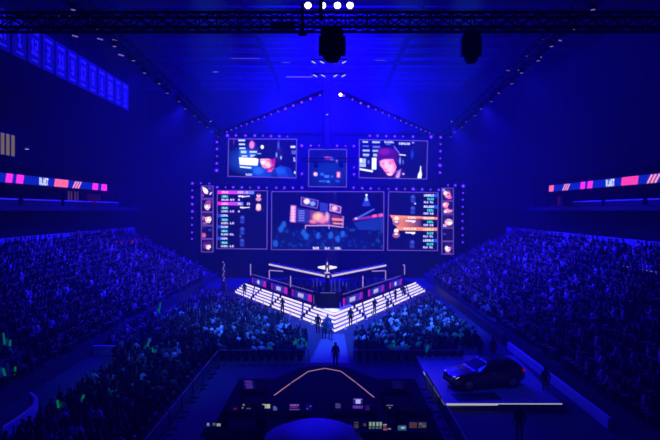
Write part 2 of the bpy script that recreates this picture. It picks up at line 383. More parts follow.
# four white lamps at the top
WHOT = glow('hot_white', (1.0, .95, 1.0), 6.0)
for i, px in enumerate((308, 322.5, 337.5, 350)):
    q = at(px, 5.5, 42); t = thing('white_blinder_lamp', 'bright white round lamp at the top, %s of four from the left' % nth(i + 1), 'stage light', q, group='white lamps above the truss')
    MB().lathe([(.12, .5), (.3, .3), (.34, .02), (.3, .04)], axis='Y', n=16).build('housing', BLACK, t, smooth=False)
    MB().lathe([(.27, -.02), (.24, .03)], axis='Y', n=16).build('lens', WHOT, t)
    MB().tube([(0, .3, .25), (0, .3, 1.1)], .04).build('hanger', BLACK, t)
truss('lighting_truss', 'dark truss carrying the four white lamps at the top', at(290, -8, 42.3), at(368, -8, 42.3), .5, .5, .05, .8)
# side trusses running down the hall, lamps along them
PINKISH = glow('side_lamp_lens', (.35, .2, 1.0), .55)
for s, nm in ((-1, 'left'), (1, 'right')):
    truss('side_truss', 'long dark truss running towards the stage over the %s stand' % nm, (s * 14.3, 26, 22.9), (s * 14.3, 66, 20.6), .7, .7, .06, 1.4)
    for i in range(14):
        y = 28.5 + i * 2.7; z = 22.9 - (y - 26) * .0575 - .38; r = thing('wash_lamp', 'small wash lamp under the %s side truss, %s from the near end' % (nm, nth(i + 1)), 'stage light', (s * 14.3 + .2 * (i % 2), y, z), group='wash lamps on the side trusses')
        MB().lathe([(.14, 0), (.16, -.3), (.2, -.36)], n=10).build('housing', BLACK, r)
        MB().lathe([(.1, -.38), (.16, -.34)], n=10).build('lens', PINKISH, r)
# small slanting lamps scattered under the roof
k = 0
for nm, lst, d in (('left', ((61, 18), (72, 18), (88, 19), (100, 40), (114, 41), (121, 56), (75, 37)), 38), ('right', ((545, 41), (559, 41), (528, 57.5), (539, 57.5), (507, 71), (519, 71)), 46)):
    for i, (px, py) in enumerate(lst):
        q = at(px, py, d); r = thing('roof_lamp', 'faint violet lamp under the roof on the %s, %s of that cluster' % (nm, nth(i + 1)), 'stage light', q, group='roof lamps'); r.rotation_euler = (0, .25, 0)
        MB().box((0, .15, .12), (.5, .3, .2)).build('housing', BLACK, r); MB().box((0, -.02, .06), (.42, .06, .1)).build('lens', PINKISH, r)
        MB().tube([(0, .15, .2), (0, .15, 1.4)], .03, 6).build('hanger', BLACK, r)
# roof strips of pale light far back
for i, (xa, xb, py, d, al) in enumerate(((286, 313, 77, 70, .5), (188, 212, 39.7, 74, .28), (231, 260, 58.5, 74, .25), (285, 300, 5.5, 58, .4), (358, 377, 5.5, 58, .4), (375, 385, 60.5, 74, .28), (282, 290, 62.5, 74, .3), (213, 218, 72, 74, .5))):
    a, b = at(xa, py, d), at(xb, py, d); r = thing('roof_strip_light', 'thin pale strip of light under the roof, %s' % ('left of the lamp cluster', 'high on the left beyond the truss', 'second from the left under the truss', 'left of the white lamps', 'right of the white lamps', 'right of the lamp cluster', 'short one near the lamp cluster', 'tiny one far left')[i], 'strip light', (a + b) / 2)
    w = (b - a).length; MB().box((0, .1, .08), (w, .25, .12)).build('housing', DARK, r); MB().box((0, -.03, .0), (w * .98, .08, .1)).build('tube', glow('roof_tube_%d' % i, (.45, .25, 1.0), al), r)
    for q in (-.4, .4): MB().tube([(w * q, .1, .12), (w * q, .1, 33 - a.z)], .015, 5).build('cable', BLACK, r)
# cluster of eight slanted lamps in the middle
CLUST = glow('cluster_lamp_lens', (.45, .55, 1.0), 1.2)
k = 0
for row, py in enumerate((62.5, 76)):
    for i, px in enumerate(((313.5, 322, 335.5, 344), (315, 323, 335.5, 343.5))[row]):
        q = at(px, py, 49.5); sl = (-1 if i < 2 else 1); r = thing('strobe_lamp', '%s strobe lamp from the left in the %s row of the central cluster' % (nth(i + 1), ('upper', 'lower')[row]), 'stage light', q, group='central strobe cluster')
        r.rotation_euler = (0, -sl * .45, 0)
        MB().box((0, .12, .1), (.5, .3, .2)).build('housing', BLACK, r); MB().box((0, -.03, .02), (.42, .1, .1)).build('lens', CLUST, r); MB().tube([(0, .2, .15), (0, .52, .25)], .03, 6).build('bracket', BLACK, r)
fr = thing('lamp_frame', 'dark hanging frame holding the central strobe cluster', 'frame', at(329, 62, 50))
h = at(329, 62, 50).z - at(329, 76, 50).z
MB().box((0, 0, .25), (3.5, .12, .1)).box((0, 0, -h + .25), (3.2, .12, .1)).build('crossbar', BLACK, fr)
for q in (-1.6, 1.6): MB().tube([(q, 0, 33 - at(329, 62, 50).z), (q, 0, -h)], .035, 6).build('hanger', BLACK, fr)
# V-shaped truss of violet lamps above the stage
def vlamp(label, p, group, r=.11, halo=.3):
    t = thing('violet_lamp', label, 'stage light', p, group=group)
    MB().lathe([(halo * .6, .5), (halo, .15), (halo, .02)], axis='Y', n=10).build('housing', MATTE, t)
    MB().lathe([(r, -.06), (r * 1.2, .0)], axis='Y', n=8).build('bulb', CORE, t)
    MB().lathe([(halo * .62, -.015), (halo * .62, .01)], axis='Y', n=12).build('halo_disc', HALO, t)  # glowing disc stands in for the bulb's halo
    MB().lathe([(halo, -.005), (halo, .015)], axis='Y', n=12).build('rim', HALO2, t)  # this rim is painted halo too, not a lit lamp part
    return t
VA, VL, VR = (-.95, 49.5), (-16.6, 76), (15.4, 77.5)
ZV = 22.0
for (ax, ay), (bx, by), nm in (((-.95, 49.5), VL, 'left'), ((.75, 49.7), VR, 'right')):
    truss('stage_truss', 'dark slanting truss with violet lamps, %s wing of the overhead V' % nm, (ax, ay, ZV + .3), (bx, by, ZV + .3), .25, .25, .03, .9)
    for i in range(16):
        u = (i + .3) / 16; src = None
        big = (nm == 'left' and 0 < i < 5) or (nm == 'right' and i in (0, 2, 3))
        q = (ax + (bx - ax) * u, ay + (by - ay) * u - .35, ZV)
        if src is None:
            key = 'vl' + str(big)
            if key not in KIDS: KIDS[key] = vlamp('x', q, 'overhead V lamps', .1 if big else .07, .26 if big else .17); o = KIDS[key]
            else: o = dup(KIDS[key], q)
        o['label'] = 'small violet lamp on the %s wing of the overhead V, %s from the apex' % (nm, nth(i + 1))
q = at(340.5, 94.8, 49.2); t = thing('white_blinder_lamp', 'single bright white lamp at the apex of the overhead V', 'stage light', q)
MB().lathe([(.1, .4), (.2, .25), (.22, .02)], axis='Y', n=12).build('housing', BLACK, t); MB().lathe([(.16, -.03), (.14, .02)], axis='Y', n=12).build('lens', WHOT, t)
# mast
q = at(327, 60, 72.5); t = thing('central_mast', 'tall dark mast between roof and small middle screen', 'mast', (q.x, 72.5, 20)); MB().box((0, 0, 6.25), (.75, .5, 13.5)).build('column', mat('mast_paint', (.03, .03, .05), .6), t)
MB().tube([(-.55, -.2, 0), (-.55, -.2, 13)], .08, 6).tube([(.55, -.2, 0), (.55, -.2, 13)], .05, 6).build('cable', BLACK, t)
# beam lamps with a visible shaft of light
for nm, pa, pb in (('left of the screens', (210.5, 121.5, 72), (222, 140, 71)), ('right of the screens', (452, 122, 72), (440, 140, 71)), ('on the mast', (327, 114.5, 71.5), (327, 150, 71.2))):
    a, b = at(*pa), at(*pb); t = thing('beam_lamp', 'small white beam lamp %s, shining downwards' % nm, 'stage light', a, rot=(b - a).to_track_quat('-Z', 'Y').to_euler())
    MB().lathe([(.12, .5), (.17, .3), (.17, 0)], n=10).build('housing', BLACK, t); MB().lathe([(.13, -.04), (.16, .01)], n=10).build('lens', glow('beam_lens', (.5, .6, 1), 1.4), t)
    spot('beam_spot', a + (b - a).normalized() * .3, b, 30000 if 'mast' in nm else 18000, (.25, .4, 1), 7, .5, .05)

# ================================================================ LED SCREENS
def screen(name, label, cat, corners, d, pic, frame=.12, group=None, strength=1):
    P = [at(x, y, d) for x, y in corners]; c = sum(P, Vector()) / 4; c.z = min(P[2].z, P[3].z)
    t = thing(name, label, cat, c, group=group); L = [p - c for p in P]
    pic.build('picture', *[p + Vector((0, -.06, 0)) for p in L], SCREEN, t)
    m = MB()
    for i in range(4):
        a, b = L[i], L[(i + 1) % 4]; e = (b - a).normalized() * frame / 2; m.extrude(*(lambda n_: ([a - e - n_, b + e - n_, b + e + n_, a - e + n_], (0, .2, 0)))((b - a).cross(Vector((0, 1, 0))).normalized() * frame / 2))
    m.v = [(x, y - .16, z) for x, y, z in m.v]; m.build('screen_frame', LILAC, t)
    ctr = sum(L, Vector()) / 4; big = [ctr + (p - ctr) * 1.01 for p in L]; MB().extrude([p + Vector((0, .05, 0)) for p in big], (0, .5, 0)).build('cabinet', MATTE, t)
    return t
DW = 74.0
W = (255, 255, 255)
# upper left: player with a cap at a monitor
p = Pic(50, 60, 612, 372, 150, (5, 4, 60))
p.ell(215, 235, 120, 80, (24, 80, 200), 1.3, .7).poly([(135, 150), (220, 150), (300, 230), (280, 320), (140, 290)], (30, 90, 200), .7)
for a in ((130, 64, 185, 78), (135, 97, 185, 110), (140, 130, 190, 143), (152, 157, 198, 177), (225, 158, 285, 173), (160, 195, 205, 206), (230, 190, 285, 205)): p.rect(*a, (190, 215, 255))
p.poly([(138, 212), (300, 218), (292, 278), (145, 272)], W).poly([(145, 285), (242, 292), (240, 304), (148, 297)], (225, 240, 255)).ell(242, 108, 20, 30, (235, 130, 190), .6).ell(270, 105, 8, 14, (80, 30, 140), .5)
p.poly([(240, 372), (262, 300), (330, 285), (400, 325), (480, 272), (560, 292), (600, 372)], (18, 56, 180)).ell(470, 320, 50, 24, (34, 96, 225), .9, .6).poly([(400, 326), (440, 300), (470, 372), (410, 372)], (10, 24, 110), .7).poly([(520, 300), (560, 292), (600, 372), (560, 372)], (8, 30, 130), .7).ell(300, 320, 40, 30, (50, 120, 240), .8, .6)
p.poly([(312, 225), (330, 285), (398, 322), (432, 292), (440, 240), (420, 205)], (150, 15, 110)).poly([(312, 224), (400, 218), (412, 255), (396, 296), (350, 300), (330, 286)], (255, 150, 170)).ell(338, 246, 20, 20, (255, 235, 225), .8).poly([(318, 232), (352, 228), (352, 236), (320, 240)], (190, 70, 110), .7).poly([(366, 230), (396, 228), (396, 236), (366, 238)], (190, 60, 110), .7).ell(352, 284, 16, 4, (180, 50, 100), .6).ell(385, 268, 34, 18, (255, 200, 200), .7).ell(415, 240, 24, 46, (175, 20, 120), .6, .8).poly([(372, 300), (400, 320), (440, 290), (400, 312)], (255, 110, 160)).ell(395, 322, 20, 6, (255, 70, 120), .5)
p.poly([(280, 215), (300, 140), (360, 90), (430, 110), (450, 190), (420, 225), (350, 215)], (8, 8, 40)).poly([(250, 208), (300, 175), (330, 205), (300, 225)], (10, 12, 50)).ell(328, 125, 13, 16, (240, 240, 255), .4).rect(290, 176, 320, 184, (150, 170, 240))
p.ell(470, 180, 32, 68, (20, 20, 60), .2).ell(447, 188, 7, 20, (120, 140, 220), .6).ell(462, 110, 8, 34, (70, 80, 170), .6).ell(485, 210, 7, 14, (150, 170, 240), .6)
p.marks(562, 114, 602, 131, 3, W).marks(570, 152, 606, 180, 4, (120, 120, 220), .7).marks(588, 206, 606, 240, 2, (200, 210, 255), .7).marks(196, 346, 248, 362, 5, (190, 210, 255)).rect(596, 318, 608, 338, (220, 230, 255)).poly([(85, 65), (102, 65), (95, 110), (88, 110)], (90, 30, 130), .8)
screen('led_screen', 'upper left LED screen showing a player in a dark cap and headset', 'screen', ((228.8, 139), (296.8, 139.3), (296, 178), (228, 176.3)), DW, p)
# upper right: bare-headed player
p = Pic(45, 64, 606, 384, 150, (6, 4, 66))
for a in ((70, 75, 116, 88), (150, 75, 215, 90), (72, 146, 130, 161), (154, 147, 200, 163), (74, 181, 126, 197), (160, 180, 192, 202)): p.rect(*a, (180, 205, 255), .85)
for a in ((72, 111, 122, 123), (155, 112, 216, 131), (80, 200, 120, 206)): p.rect(*a, (100, 120, 230), .7)
p.marks(250, 72, 330, 88, 6, (200, 210, 255)).marks(370, 82, 462, 98, 6, (220, 225, 255)).rect(476, 76, 496, 86, (150, 150, 235)).marks(262, 94, 306, 104, 4, (120, 130, 230), .6)
p.rect(46, 222, 100, 292, (170, 190, 230)).rect(46, 222, 66, 250, W).rect(150, 214, 188, 312, (235, 245, 255)).poly([(48, 303), (160, 320), (156, 336), (48, 318)], (235, 240, 255)).rect(60, 262, 96, 268, (90, 110, 190)).ell(122, 258, 23, 46, (12, 10, 50), .2).ell(122, 250, 8, 16, (90, 100, 190), .6)
p.poly([(190, 384), (215, 300), (300, 340), (390, 290), (430, 330), (460, 384)], (22, 12, 62)).poly([(340, 375), (360, 320), (395, 300), (385, 372)], (150, 90, 180)).poly([(350, 384), (372, 330), (384, 320), (376, 384)], (225, 180, 225), .7)
p.poly([(196, 236), (192, 190), (220, 150), (280, 128), (340, 140), (368, 185), (366, 240), (350, 262), (332, 222), (280, 232), (262, 222), (214, 240)], (70, 9, 105)).ell(285, 185, 88, 50, (70, 9, 105), .3).ell(250, 160, 46, 26, (150, 25, 140), .8, .6).ell(350, 215, 24, 44, (60, 8, 90), .3)
p.poly([(210, 240), (250, 225), (325, 220), (355, 285), (345, 330), (315, 360), (290, 364), (262, 335), (240, 305), (222, 280)], (245, 110, 165)).ell(270, 262, 46, 32, (255, 180, 205), .8).ell(300, 300, 34, 36, (255, 190, 215), .8).ell(300, 348, 22, 12, (255, 200, 205), .8).poly([(228, 256), (256, 248), (258, 254), (230, 262)], (120, 20, 100), .7).poly([(282, 246), (322, 238), (324, 246), (284, 254)], (120, 20, 100), .7).ell(246, 268, 9, 4, (110, 20, 90), .5).ell(302, 262, 11, 4, (110, 20, 90), .5).poly([(262, 262), (270, 262), (268, 306), (254, 304)], (255, 205, 220), .7).poly([(256, 304), (282, 304), (276, 312), (262, 312)], (170, 40, 110), .7).ell(280, 334, 19, 5, (165, 30, 95), .5)
p.ell(400, 225, 34, 66, (10, 8, 48), .2).poly([(372, 178), (430, 184), (430, 192), (376, 188)], (225, 225, 255)).ell(382, 235, 8, 30, (120, 130, 230), .6).ell(408, 245, 6, 20, (80, 90, 190), .6).poly([(325, 105), (345, 125), (380, 170), (372, 172), (335, 130)], (120, 100, 220)).ell(482, 180, 12, 36, (20, 50, 170), .7).ell(412, 345, 10, 8, (190, 180, 240), .5)
p.poly([(530, 380), (534, 345), (548, 318), (552, 275), (558, 275), (560, 318), (566, 345), (562, 380)], (235, 240, 255))
screen('led_screen', 'upper right LED screen showing a short-haired player looking down', 'screen', ((359.5, 139.8), (427.5, 141), (426.5, 179), (359, 177.8)), DW, p)
# wide middle screen: a live view of the stage
p = Pic(18, 30, 638, 352, 170, (4, 3, 48))
p.poly([(18, 30), (638, 30), (638, 130), (18, 200)], (3, 3, 58), .8).ell(330, 330, 330, 110, (8, 20, 100), 1.2, .7)
for i in range(90):
    x, y = rng.uniform(24, 632), 225 + 115 * rng.random() ** .8; p.ell(x, y, rng.uniform(3, 9), rng.uniform(3, 8), (10, 40 + 60 * rng.random(), 165), .9, .5)
for x, y in ((275, 275), (345, 272), (385, 292), (412, 266), (195, 258), (85, 215), (40, 320), (210, 280), (70, 240)): p.ell(x, y, 13, 16, (30, 100, 215), .9, .7).ell(x + 3, y - 14, 7, 7, (30, 95, 205), .8, .6)
p.poly([(180, 58), (278, 78), (272, 125), (178, 105)], (120, 80, 190)).poly([(186, 64), (272, 82), (267, 119), (184, 101)], (20, 20, 90)).ell(212, 84, 16, 14, (255, 225, 240), .7).ell(245, 96, 14, 12, (120, 160, 240), .7)
p.poly([(285, 88), (330, 96), (328, 142), (283, 136)], (40, 50, 160)).poly([(340, 96), (403, 112), (400, 150), (338, 136)], (200, 150, 220)).poly([(345, 102), (398, 116), (395, 144), (343, 131)], (110, 50, 130)).ell(366, 122, 14, 12, (255, 190, 200), .7)
p.poly([(124, 105), (154, 108), (150, 202), (119, 198)], (190, 120, 200)).poly([(154, 118), (228, 130), (224, 208), (151, 200)], (40, 40, 130)).poly([(230, 132), (346, 150), (342, 215), (226, 208)], (110, 50, 120)).poly([(352, 152), (416, 165), (414, 218), (348, 213)], (90, 40, 100))
for i in range(5): p.ell(136, 120 + i * 17, 10, 7, (255, 190, 190), .7)
for i in range(5): p.rect(166, 134 + i * 13, 200, 140 + i * 13, (110, 120, 220))
p.ell(275, 170, 26, 22, (255, 190, 150), .9).ell(300, 185, 20, 18, (250, 130, 150), .9).ell(325, 170, 10, 24, (220, 160, 190), .9).ell(250, 195, 20, 10, (240, 120, 140), .9).poly([(352, 175), (414, 180), (412, 192), (352, 188)], (250, 130, 90)).poly([(358, 200), (412, 204), (411, 212), (358, 208)], (225, 150, 120))
p.poly([(204, 216), (334, 214), (415, 224), (415, 229), (334, 219), (207, 221), (207, 235), (203, 235)], (215, 160, 210)).poly([(334, 214), (338, 214), (338, 235), (334, 235)], (200, 150, 220)).poly([(412, 165), (417, 165), (416, 222), (411, 222)], (170, 130, 220))
p.poly([(542, 45), (566, 110), (516, 110)], (40, 60, 190), .8).poly([(542, 45), (552, 80), (532, 80)], (150, 190, 255), .8).ell(542, 48, 5, 6, W, .5)
p.poly([(470, 200), (638, 168), (638, 240), (500, 240)], (20, 50, 150), .8).poly([(465, 182), (545, 165), (638, 150), (638, 168), (545, 180), (468, 190)], (120, 40, 150)).poly([(575, 158), (600, 154), (600, 168), (575, 172)], (250, 90, 120)).poly([(610, 152), (634, 149), (634, 165), (610, 168)], (230, 90, 160)).poly([(482, 176), (584, 122), (588, 128), (490, 182)], (70, 100, 210)).ell(485, 178, 8, 5, (240, 190, 220), .7)
p.marks(246, 336, 282, 350, 4, (230, 220, 255)).marks(312, 338, 342, 350, 3, (200, 190, 255)).marks(370, 338, 404, 350, 4, (220, 210, 255))
screen('led_screen', 'wide middle LED screen showing the stage and crowd from the hall', 'screen', ((271.8, 191.6), (383.8, 191.8), (383.5, 250.2), (271.4, 249.5)), DW, p)
# score screens
p = Pic(134, 54, 436, 408, 120, (5, 3, 52))
for y, on in ((54, 1), (124, 1), (196, 0), (265, 0), (336, 0)):
    if on: p.grad(134, y, 240, y + 21, (250, 25, 190), (190, 60, 235)).grad(240, y, 355 if y < 100 else 290, y + 21, (190, 60, 235), (70, 130, 250)); p.marks(160, y + 5, 200, y + 16, 5, (255, 190, 250))
    else: p.grad(134, y, 200, y + 20, (20, 70, 215), (6, 8, 70)); p.marks(156, y + 5, 200, y + 16, 5, (215, 215, 255))
    p.rect(157, y + 29, 200, y + 43, (20, 150, 160), .8).marks(165, y + 31, 195, y + 41, 4, (130, 240, 230)).marks(158, y + 51, 202, y + 62, 5, (215, 200, 255)).marks(210, y + 51, 238, y + 62, 2, (215, 200, 255))
    if not on: p.ell(286, y + 26, 15, 17, (36, 54, 155), .2).ell(286, y + 22, 7, 6, (70, 92, 195), .4).rect(270, y + 26, 302, y + 30, (8, 6, 70), .7).ell(286, y + 50, 15, 8, (40, 55, 155), .3)
p.marks(258, 58, 290, 70, 3, (225, 200, 255)).marks(305, 58, 320, 70, 2, (225, 200, 255)).marks(258, 128, 285, 140, 2, (225, 200, 255)).marks(312, 128, 332, 140, 2, (225, 200, 255)).rect(260, 104, 270, 116, (190, 190, 245)).rect(260, 176, 270, 186, (190, 190, 245)).rect(270, 330, 280, 334, (150, 150, 240))
for y, l in ((89, 0), (157, 12)): p.poly([(258 + l, y - 5), (290, y - 5), (292, y - 2), (330, y - 4), (330, y + 1), (300, y + 3), (284, y + 8), (278 + l, y + 3), (262 + l, y + 5)], (235, 225, 250))
for y, c in ((75, 60), (135, 68)): p.ell(383, y + 8, 12, 12, (240, 180, 200), .3).ell(383, y + 30, 16, 12, (210, 140, 160), .4).ell(383, y, 8, 6, (90, 30, 70), .5)
p.ell(383, 152, 14, 18, (255, 205, 195), .3)
screen('score_screen', 'left LED score screen with two pink rows at the top', 'screen', ((217.6, 190.5), (267.4, 190.8), (267, 249), (217, 248.5)), DW, p)
p = Pic(38, 58, 322, 398, 120, (5, 3, 56))
p.poly([(46, 194), (322, 202), (322, 216), (60, 212)], (255, 140, 70)); p.grad(62, 212, 230, 262, (250, 140, 80), (60, 30, 80)).poly([(38, 200), (48, 200), (100, 285), (38, 300)], (5, 3, 56)).poly([(88, 262), (322, 264), (322, 282), (96, 282)], (255, 140, 70))
for y, on in ((66, 0), (132, 0), (200, 1), (266, 1), (330, 0)):
    if not on: p.grad(255, y, 322, y + 20, (5, 6, 70), (20, 90, 220))
    p.marks(240, y + 3, 300, y + 15, 6, (225, 225, 255) if not on else (255, 220, 190)).marks(260, y + 24, 298, y + 37, 4, (60, 225, 210)).marks(240, y + 44, 268, y + 55, 3, (215, 200, 255)).marks(276, y + 44, 298, y + 55, 2, (215, 200, 255))
    if not on: p.ell(178, y + 24, 15, 17, (36, 54, 155), .2).ell(178, y + 20, 7, 6, (70, 92, 195), .4).rect(162, y + 24, 194, y + 28, (8, 6, 70), .7).ell(178, y + 46, 15, 8, (40, 55, 155), .3)
for y in (228, 296): p.poly([(136, y - 6), (165, y - 5), (194, y - 6), (194, y + 4), (180, y + 10), (170, y + 3), (140, y + 2)], (240, 230, 250))
for y in (218, 290): p.ell(86, y - 5, 13, 13, (255, 225, 200), .3).ell(86, y + 20, 20, 16, (150, 90, 120), .4).ell(86, y + 14, 10, 5, (255, 235, 220), .5)
p.marks(150, 202, 200, 213, 4, (255, 225, 195)).marks(128, 267, 200, 278, 5, (255, 225, 195)).rect(186, 120, 196, 130, (190, 190, 245))
screen('score_screen', 'right LED score screen with two orange rows in the middle', 'screen', ((388.7, 191.8), (438, 192.6), (437.3, 250.6), (387.4, 250.1)), DW, p)
# portrait tiles
def portrait(side, i, x0, y0, x1, y1, v):
    p = Pic(0, 0, 40, 40, 40, (14, 6, 50))
    if side == 'left':
        if v == 0: p.poly([(3, 2), (14, 6), (24, 18), (20, 27), (10, 24), (4, 14)], (255, 205, 225)).ell(15, 16, 6, 6, W, .8).ell(5, 30, 4, 6, (140, 40, 130), .6).poly([(26, 26), (34, 18), (37, 22), (30, 30)], (220, 190, 245)).ell(28, 8, 6, 5, (70, 60, 170), .6)
        if v == 1: p.ell(26, 12, 12, 9, (150, 60, 130), .5).poly([(10, 16), (28, 14), (31, 26), (22, 36), (14, 33)], (255, 195, 200)).ell(17, 24, 6, 6, (255, 245, 235), .8).poly([(8, 14), (32, 10), (33, 17), (9, 19)], (110, 40, 110), .8).ell(15, 21, 2.5, 1.5, (120, 40, 90), .5).ell(24, 21, 2.5, 1.5, (120, 40, 90), .5).ell(19, 31, 4, 1.2, (170, 60, 100), .5).ell(36, 16, 3, 12, (60, 20, 110), .5)
        if v == 2: p.ell(20, 8, 14, 7, (40, 15, 80), .4).poly([(10, 14), (30, 10), (35, 22), (28, 34), (15, 32)], (255, 190, 180)).ell(25, 22, 7, 8, (255, 245, 230), .8).poly([(7, 10), (28, 5), (36, 12), (12, 16)], (40, 15, 80), .9).ell(17, 20, 3, 1.6, (110, 40, 80), .5).ell(28, 18, 3, 1.6, (110, 40, 80), .5).ell(24, 29, 4, 1.3, (170, 60, 90), .5).poly([(4, 30), (16, 30), (20, 38), (4, 38)], (120, 80, 160)).ell(6, 18, 3, 8, (180, 80, 150), .6)
        if v == 3: p.ell(8, 30, 7, 7, (200, 90, 130), .8).rect(24, 10, 34, 12, (60, 90, 210)).rect(24, 15, 34, 16, (60, 90, 210)).rect(5, 5, 16, 8, (40, 30, 110))
        if v == 4: p.ell(24, 12, 12, 7, (70, 20, 90), .4).poly([(14, 16), (30, 15), (33, 25), (25, 34), (16, 30)], (255, 185, 195)).ell(26, 23, 5, 6, (255, 240, 225), .8).poly([(12, 14), (32, 10), (34, 17), (14, 19)], (50, 15, 80), .9).ell(19, 22, 2.2, 1.4, (110, 40, 80), .5).ell(28, 21, 2.2, 1.4, (110, 40, 80), .5).ell(10, 20, 4, 10, (90, 40, 140), .6)
    else:
        if v == 0: p.ell(20, 12, 12, 8, (90, 40, 120), .4).ell(20, 22, 10, 10, (255, 150, 170), .5).ell(22, 21, 6, 2, (120, 30, 90), .5).ell(12, 16, 7, 6, (255, 225, 235), .7).ell(26, 30, 8, 5, (255, 110, 160), .7).ell(6, 6, 5, 4, (130, 160, 240), .8)
        if v == 1: p.ell(14, 12, 12, 9, (255, 140, 170), .5).ell(10, 10, 5, 4, (255, 230, 240), .8).ell(22, 30, 14, 7, (250, 150, 190), .6).ell(29, 18, 8, 10, (25, 10, 60), .3).ell(12, 34, 5, 3, W, .8)
        if v == 2: p.ell(16, 12, 14, 9, (40, 15, 80), .3).ell(24, 24, 13, 10, (255, 190, 195), .5).ell(28, 26, 7, 5, W, .8).poly([(4, 30), (14, 30), (18, 39), (4, 39)], (200, 160, 230)).poly([(14, 17), (34, 20), (34, 23), (15, 20)], (80, 20, 90), .8)
        if v == 3: p.ell(10, 18, 5, 2, (60, 70, 180), .8)
        if v == 4: p.ell(22, 10, 13, 8, (40, 15, 80), .3).poly([(10, 15), (30, 15), (30, 27), (21, 35), (12, 28)], (255, 190, 190)).poly([(9, 15), (31, 11), (32, 17), (10, 19)], (40, 15, 80), .9).ell(15, 22, 2.4, 1.4, (100, 30, 80), .5).ell(25, 22, 2.4, 1.4, (100, 30, 80), .5).ell(17, 20, 5, 6, W, .8).poly([(6, 40), (14, 32), (28, 33), (36, 40)], (110, 60, 150)).ell(34, 18, 4, 8, (90, 40, 140), .6)
    names = {'left': ('tilted pale face and a hand', 'fair-haired face', 'wide pale face', 'almost dark picture', 'small round face'), 'right': ('pink-lit face', 'face in headphones looking down', 'dark-haired face leaning right', 'black empty picture', 'short-haired face and collar')}[side][v]
    screen('portrait_screen', 'square LED portrait screen, %s on the %s, showing a %s' % (('topmost', 'second down', 'middle one', 'fourth down', 'lowest')[i], side, names), 'screen', ((x0, y0), (x1, y0), (x1, y1), (x0, y1)), DW, p, .11, 'player portrait screens')
for i, (y0, y1) in enumerate(((186, 198.3), (199.3, 211.6), (212.6, 225), (226, 238.4), (239.4, 251.8))): portrait('left', i, 201.6, y0, 213.2, y1, i)
for i, (y0, y1) in enumerate(((188.2, 200.4), (201.4, 213.6), (214.8, 227.2), (228.3, 240.8), (241.8, 254.2))): portrait('right', i, 441.8, y0, 453.2, y1, i)
# small hanging screen with its bar
p = Pic(80, 40, 438, 392, 70, (5, 15, 90))
p.ell(270, 250, 140, 120, (8, 40, 130), 1.0, .8).ell(255, 118, 26, 14, (220, 70, 150), .7).ell(295, 128, 20, 14, (130, 120, 220), .8).ell(345, 152, 10, 12, (170, 200, 255), .7).ell(145, 274, 18, 18, (255, 200, 220), .6)
p.rect(345, 250, 380, 305, (225, 110, 160)).rect(352, 262, 372, 296, (255, 180, 195)).rect(190, 262, 225, 284, (40, 95, 220)).rect(230, 282, 275, 306, (60, 110, 230)).rect(290, 285, 312, 304, (40, 90, 215)).rect(180, 332, 240, 346, (40, 90, 215)).rect(250, 332, 280, 354, (60, 115, 235)).rect(335, 325, 375, 350, (25, 70, 190)).rect(80, 80, 438, 112, (8, 12, 90), .8).rect(80, 160, 438, 172, (8, 14, 95), .6)
sc = screen('hanging_screen', 'small dim blue LED screen hanging in the middle between the two player screens', 'screen', ((308.8, 149.5), (346.6, 149.5), (346.4, 187), (308.6, 186.6)), 73.0, p, .12)
t = truss('screen_truss', 'short dark truss across the small middle screen', at(302, 160, 72.2), at(354, 160, 72.2), .4, .5, .05, .6)
for px in (316, 341):
    q = at(px, 164, 72.0); t = thing('moving_head_lamp', 'small dark moving-head lamp before the middle screen, %s one' % ('left' if px < 330 else 'right'), 'stage light', q); MB().box((0, 0, .25), (.5, .4, .2)).build('base', BLACK, t); MB().lathe([(.15, -.5), (.3, -.4), (.3, 0), (.2, .1)], n=10).build('head', BLACK, t)
# lamps along the screen edges
def L_(lst, where, ztag):
    for i, (px, py, big) in enumerate(lst):
        key = 'sl%d' % big; q = at(px, py, 73.6)
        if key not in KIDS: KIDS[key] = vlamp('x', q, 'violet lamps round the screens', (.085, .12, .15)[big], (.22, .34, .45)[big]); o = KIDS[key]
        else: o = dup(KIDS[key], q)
        o['label'] = 'violet lamp %s, %s from the %s' % (where, nth(i + 1), ztag); o['group'] = 'violet lamps round the screens'
L_([(227.5, 135.5, 2), (236, 135.5, 1), (245.6, 135.7, 1), (254.8, 135.8, 1), (263, 136, 0), (271, 136.2, 1), (279.5, 136.2, 1), (287.5, 136.6, 0)], 'above the upper left player screen', 'left')
L_([(217.2, 135.3, 0), (217, 142, 1), (217, 149, 1), (217, 156.2, 0), (216.8, 163.4, 1), (216.6, 170.4, 2)], 'in the column left of the upper left screen', 'top')
L_([(301.8, 145.6, 2), (310.8, 145.6, 1), (319.2, 145.6, 0), (327.5, 145.8, 1), (337, 145.8, 1), (345.6, 146, 0), (353.8, 146, 1)], 'above the small middle screen', 'left')
L_([(302, 173.8, 1), (302, 187.6, 1)], 'left of the small middle screen', 'top')
L_([(354, 167.2, 0), (354, 174.2, 1), (353.5, 187.6, 1)], 'right of the small middle screen', 'top')
L_([(369.8, 135.8, 1), (377.8, 136, 1), (386.2, 136.2, 1), (394.8, 136.4, 1), (403.2, 136.5, 0), (413, 136.7, 1), (431, 137, 2)], 'above the upper right player screen', 'left')
L_([(440.6, 137.3, 1), (440.6, 144.2, 0), (440.3, 151.2, 1), (440.2, 158.4, 0), (440, 165.4, 2), (440, 172.6, 1)], 'in the column right of the upper right screen', 'top')
L_([(217.2, 187.3, 1), (225.5, 187.3, 0), (233.3, 187.3, 1), (241.8, 187.4, 1), (250, 187.5, 0), (258.6, 187.6, 1), (266.8, 187.7, 0), (276.2, 187.8, 1), (284.4, 187.8, 1), (293, 187.8, 1)], 'above the left score screen and middle screen', 'left')
